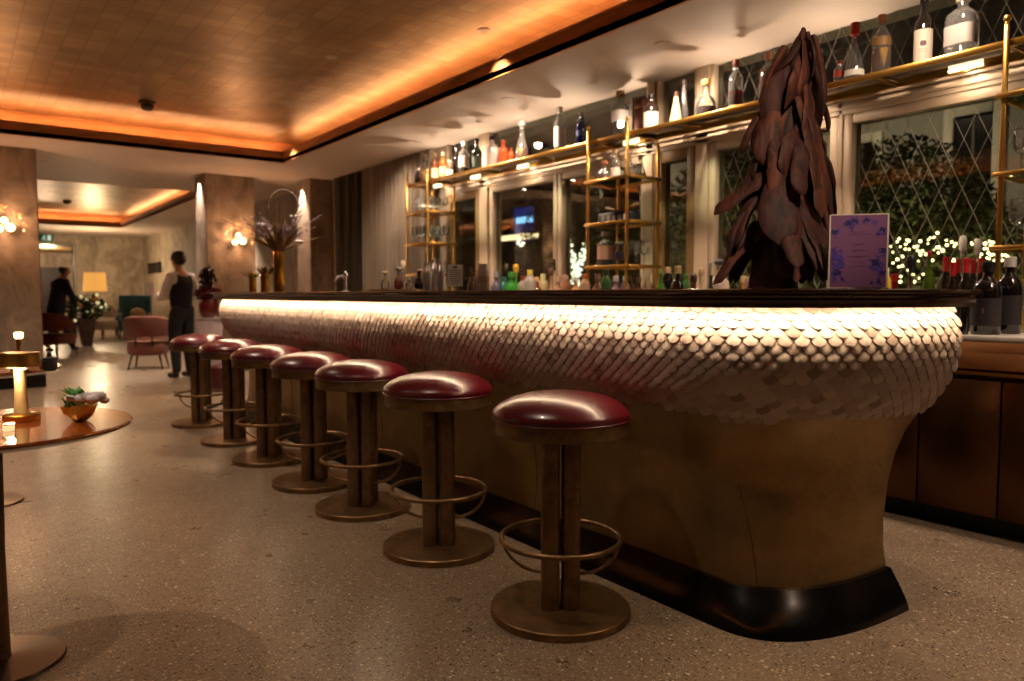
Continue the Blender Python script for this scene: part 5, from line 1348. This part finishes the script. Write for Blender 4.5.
shrub('olive green tree outside the window left of the wooden tree', (7.6, ay(738, 7.6)), 2.95, 1.1, 4, mat('olive_leaf', '5A5428', .8, var=.5, vs=9), n=10000, size=.045)
shrub('leafy tree outside the pane behind the glowing branches', (8.2, ay(583, 8.2)), 3.1, 1.1, 5, mat('olive_leaf', '5A5428', .8, var=.5, vs=9), n=9000, size=.045)
# strings of fairy lights
def fairy(label, pts, r, m, seed, jit):
    r_ = random.Random(seed); g = G(); w = []
    for p in pts:
        q = Vector(p)+Vector((r_.gauss(0, jit), r_.gauss(0, jit), r_.gauss(0, jit))); g.ball(q, r*r_.uniform(.7, 1.2), 6, 4); w.append(q)
    t = thing('fairy_light_string', label, 'fairy lights', (0, 0, 0))
    o = obj('bulb', g, m, t); o['kind'] = 'stuff'
    obj('wire', G().tube(w, .002, 3), M_dark, t)
r_ = random.Random(77); P_ = []
for i in range(96):
    u = r_.choice([r_.gauss(902, 5), r_.gauss(922, 6), r_.gauss(945, 8), r_.gauss(985, 9), r_.uniform(890, 1010)]); v = r_.uniform(238, 282) if u < 935 else r_.uniform(240, 262)
    P_.append(tuple(on(u, v, 0, 6.7)))
P_.sort(key=lambda p: p[1])
fairy('string of warm fairy lights tangled along the bushes outside, right of the purple card', P_, .012, M_fairy, 1, .02)
P_ = []
for i in range(90):
    f = i/89
    k = i % 3
    if k == 0: u, v = 566+(f*10), 228+f*55
    elif k == 1: u, v = 586-(f*12), 246+f*36
    else: u, v = 575+r_.gauss(0, 3.5), 256+f*30
    P_.append(tuple(on(u, v, 0, 6.6)))
P_.sort(key=lambda p: p[2])
fairy('bright white fairy lights wound on forked branches outside the far window', P_, .02, M_fairyw, 2, .025)
P_ = [tuple(on(718+r_.gauss(0, 3), r_.uniform(232, 262), 0, 7.0)) for i in range(10)]
fairy('few warm fairy lights outside, left of the wooden tree', P_, .013, M_fairy, 3, .02)
# glowing tube, blue panel and globe for the lights in the far panes
XQ = 11.8
def yq(u): return ay(u, XQ)
t = thing('outdoor_tube_light', 'warm white horizontal light tube outside the far window, crossing the blue glow', 'light', (XQ-.42, (yq(506)+yq(550))/2, on(528, 238, 0, XQ).z))
hw = abs(yq(506)-yq(550))/2
obj('tube', G().tube([(0, -hw, 0), (0, hw, 0)], .07, 10), emis('warm_tube_glow', 'FFDCA8', 5), t)
for s in (-1, 1): obj('bracket', G().box(0, .3, s*hw*.8-.03, s*hw*.8+.03, -.02, .02, .004), M_dark, t)
t = thing('blue_lit_panel', 'hazy blue lit panel outside the far window behind the warm tube light', 'lit panel', (XQ-.02, yq(524), on(524, 224, 0, XQ).z))
obj('panel_casing', G().box(0, .05, -.55, .55, -.55, .5, .02), M_dark, t)
obj('blue_face', G().box(-.012, 0, -.45, .4, -.45, .42, .02), emis('blue_glow', '1E3C9A', 1.0), t)
obj('bright_bar', G().box(-.025, -.012, -.42, .3, .02, .18, .01), emis('cyan_glow', '8AC8FF', 4), t)
t = thing('outdoor_globe_light', 'small white globe lamp outside the far window below the tube light', 'light', (XQ-.4, yq(537)+.15, on(537, 243, 0, XQ).z))
obj('globe', G().ball((0, 0, 0), .1, 12, 8), emis('globe_glow', 'FFF0D8', 8), t); obj('arm', G().tube([(.08, 0, 0), (.6, 0, .05)], .015, 6), M_dark, t)
t = thing('outdoor_globe_light', 'small cold blue-white lamp outside the window left of the wooden tree', 'light', (8.9, ay(712, 8.9), on(712, 218, 0, 8.9).z))
obj('globe', G().ball((0, 0, 0), .045, 12, 8), emis('cold_glow', 'A8D0FF', 16), t); obj('arm', G().tube([(0, 0, -.03), (0, 0, -.12-on(712, 218, 0, 8.9).z)], .02, 6), M_dark, t)

l = bpy.data.lights.new('lobby_lamp', 'POINT'); l.energy = 160; l.color = (1, .72, .45); l.shadow_soft_size = .2
o = bpy.data.objects.new('lobby_lamp', l); COL.objects.link(o); o.location = (2.4, 28.2, 2.2)
# ================================================================ LIGHT, SKY, CAMERA
w = bpy.data.worlds.new('night'); sc.world = w; w.use_nodes = True
w.node_tree.nodes['Background'].inputs[0].default_value = (.03, .035, .06, 1); w.node_tree.nodes['Background'].inputs[1].default_value = .35
def area(name, loc, sx, sy, p, col=(1, .75, .5), d=(0, 0, -1)):
    l = bpy.data.lights.new(name, 'AREA'); l.shape = 'RECTANGLE'; l.size = sx; l.size_y = sy; l.energy = p; l.color = col
    o = bpy.data.objects.new(name, l); COL.objects.link(o); o.location = loc; o.rotation_euler = Vector(d).to_track_quat('-Z', 'Y').to_euler(); return o
# rows of downlights over the guest area (most of them outside the frame)
for (x, y, p) in ((.5, 2.1, 90), (-.6, 3.8, 150), (.7, 5.6, 150), (1.4, 8.2, 200), (-1.5, .6, 120), (-1.6, 6.4, 200), (2.6, -1.0, 190)):
    spot('ceiling_spot', (x, y, 3.2), p, 95, .8)
for (x, y) in ((4.0, .4), (4.0, 1.9), (4.1, 8.5)): spot('window_fill_spot', (x, y, 2.9), 75, 140, .8, direction=(.3, 0, -1))  # unseen fill spots added to brighten the window wall and shelves
spot('accent_spot', (1.1, -.1, 3.1), 190, 28, .7, direction=(2.4-1.1, 1.6+.1, 1.55-3.1))
cam = bpy.data.cameras.new('camera'); co = bpy.data.objects.new('camera', cam); COL.objects.link(co)
co.location = CAM; co.rotation_euler = (PI/2-PITCH, 0, -YAW)
cam.sensor_width = 36; cam.lens = FPX*36/1024; cam.clip_start = .05; cam.clip_end = 200
cam.dof.use_dof = True; cam.dof.focus_distance = 2.6; cam.dof.aperture_fstop = 2.4
sc.camera = co
vs_ = sc.view_settings; vs_.view_transform = 'Standard'; vs_.look = 'None'; vs_.gamma = 1; vs_.exposure = 0.0; vs_.use_curve_mapping = False
cy = sc.cycles; cy.max_bounces = 8; cy.diffuse_bounces = 3; cy.glossy_bounces = 3; cy.transmission_bounces = 4; cy.transparent_max_bounces = 16
cy.sample_clamp_indirect = 4; cy.caustics_reflective = False; cy.caustics_refractive = False; cy.use_denoising = True

for (x, y) in ((9.5, 1.0), (9.5, 6.0), (10.5, 12.0)): spot('facade_fill', (x, y, 4.8), 420, 150, .8, (1, .82, .6), (.3, 0, -1), .2)  # unseen fill added so the facade shows at night
for (x, y) in ((6.6, 2.5), (6.6, 5.5)): spot('bush_fill', (x, y, .1), 170, 150, .8, (1, .85, .5), (.7, 0, .8), .3)  # unseen fill from below, added to brighten the bushes

spot('bar_fill_spot', (.7, 2.4, 3.25), 110, 36, .7, direction=(1.7, 2.2, -2.0))  # unseen fill added for the fronts of things on the bar top
spot('bar_fill_spot', (.9, 4.6, 3.25), 150, 36, .7, direction=(1.4, 2.4, -1.9))  # second added fill, for the vases at the far end

spot('aisle_fill_spot', (3.3, .55, 2.85), 90, 75, .8, direction=(.25, .25, -1))  # unseen spot added to brighten the copper cabinet panels
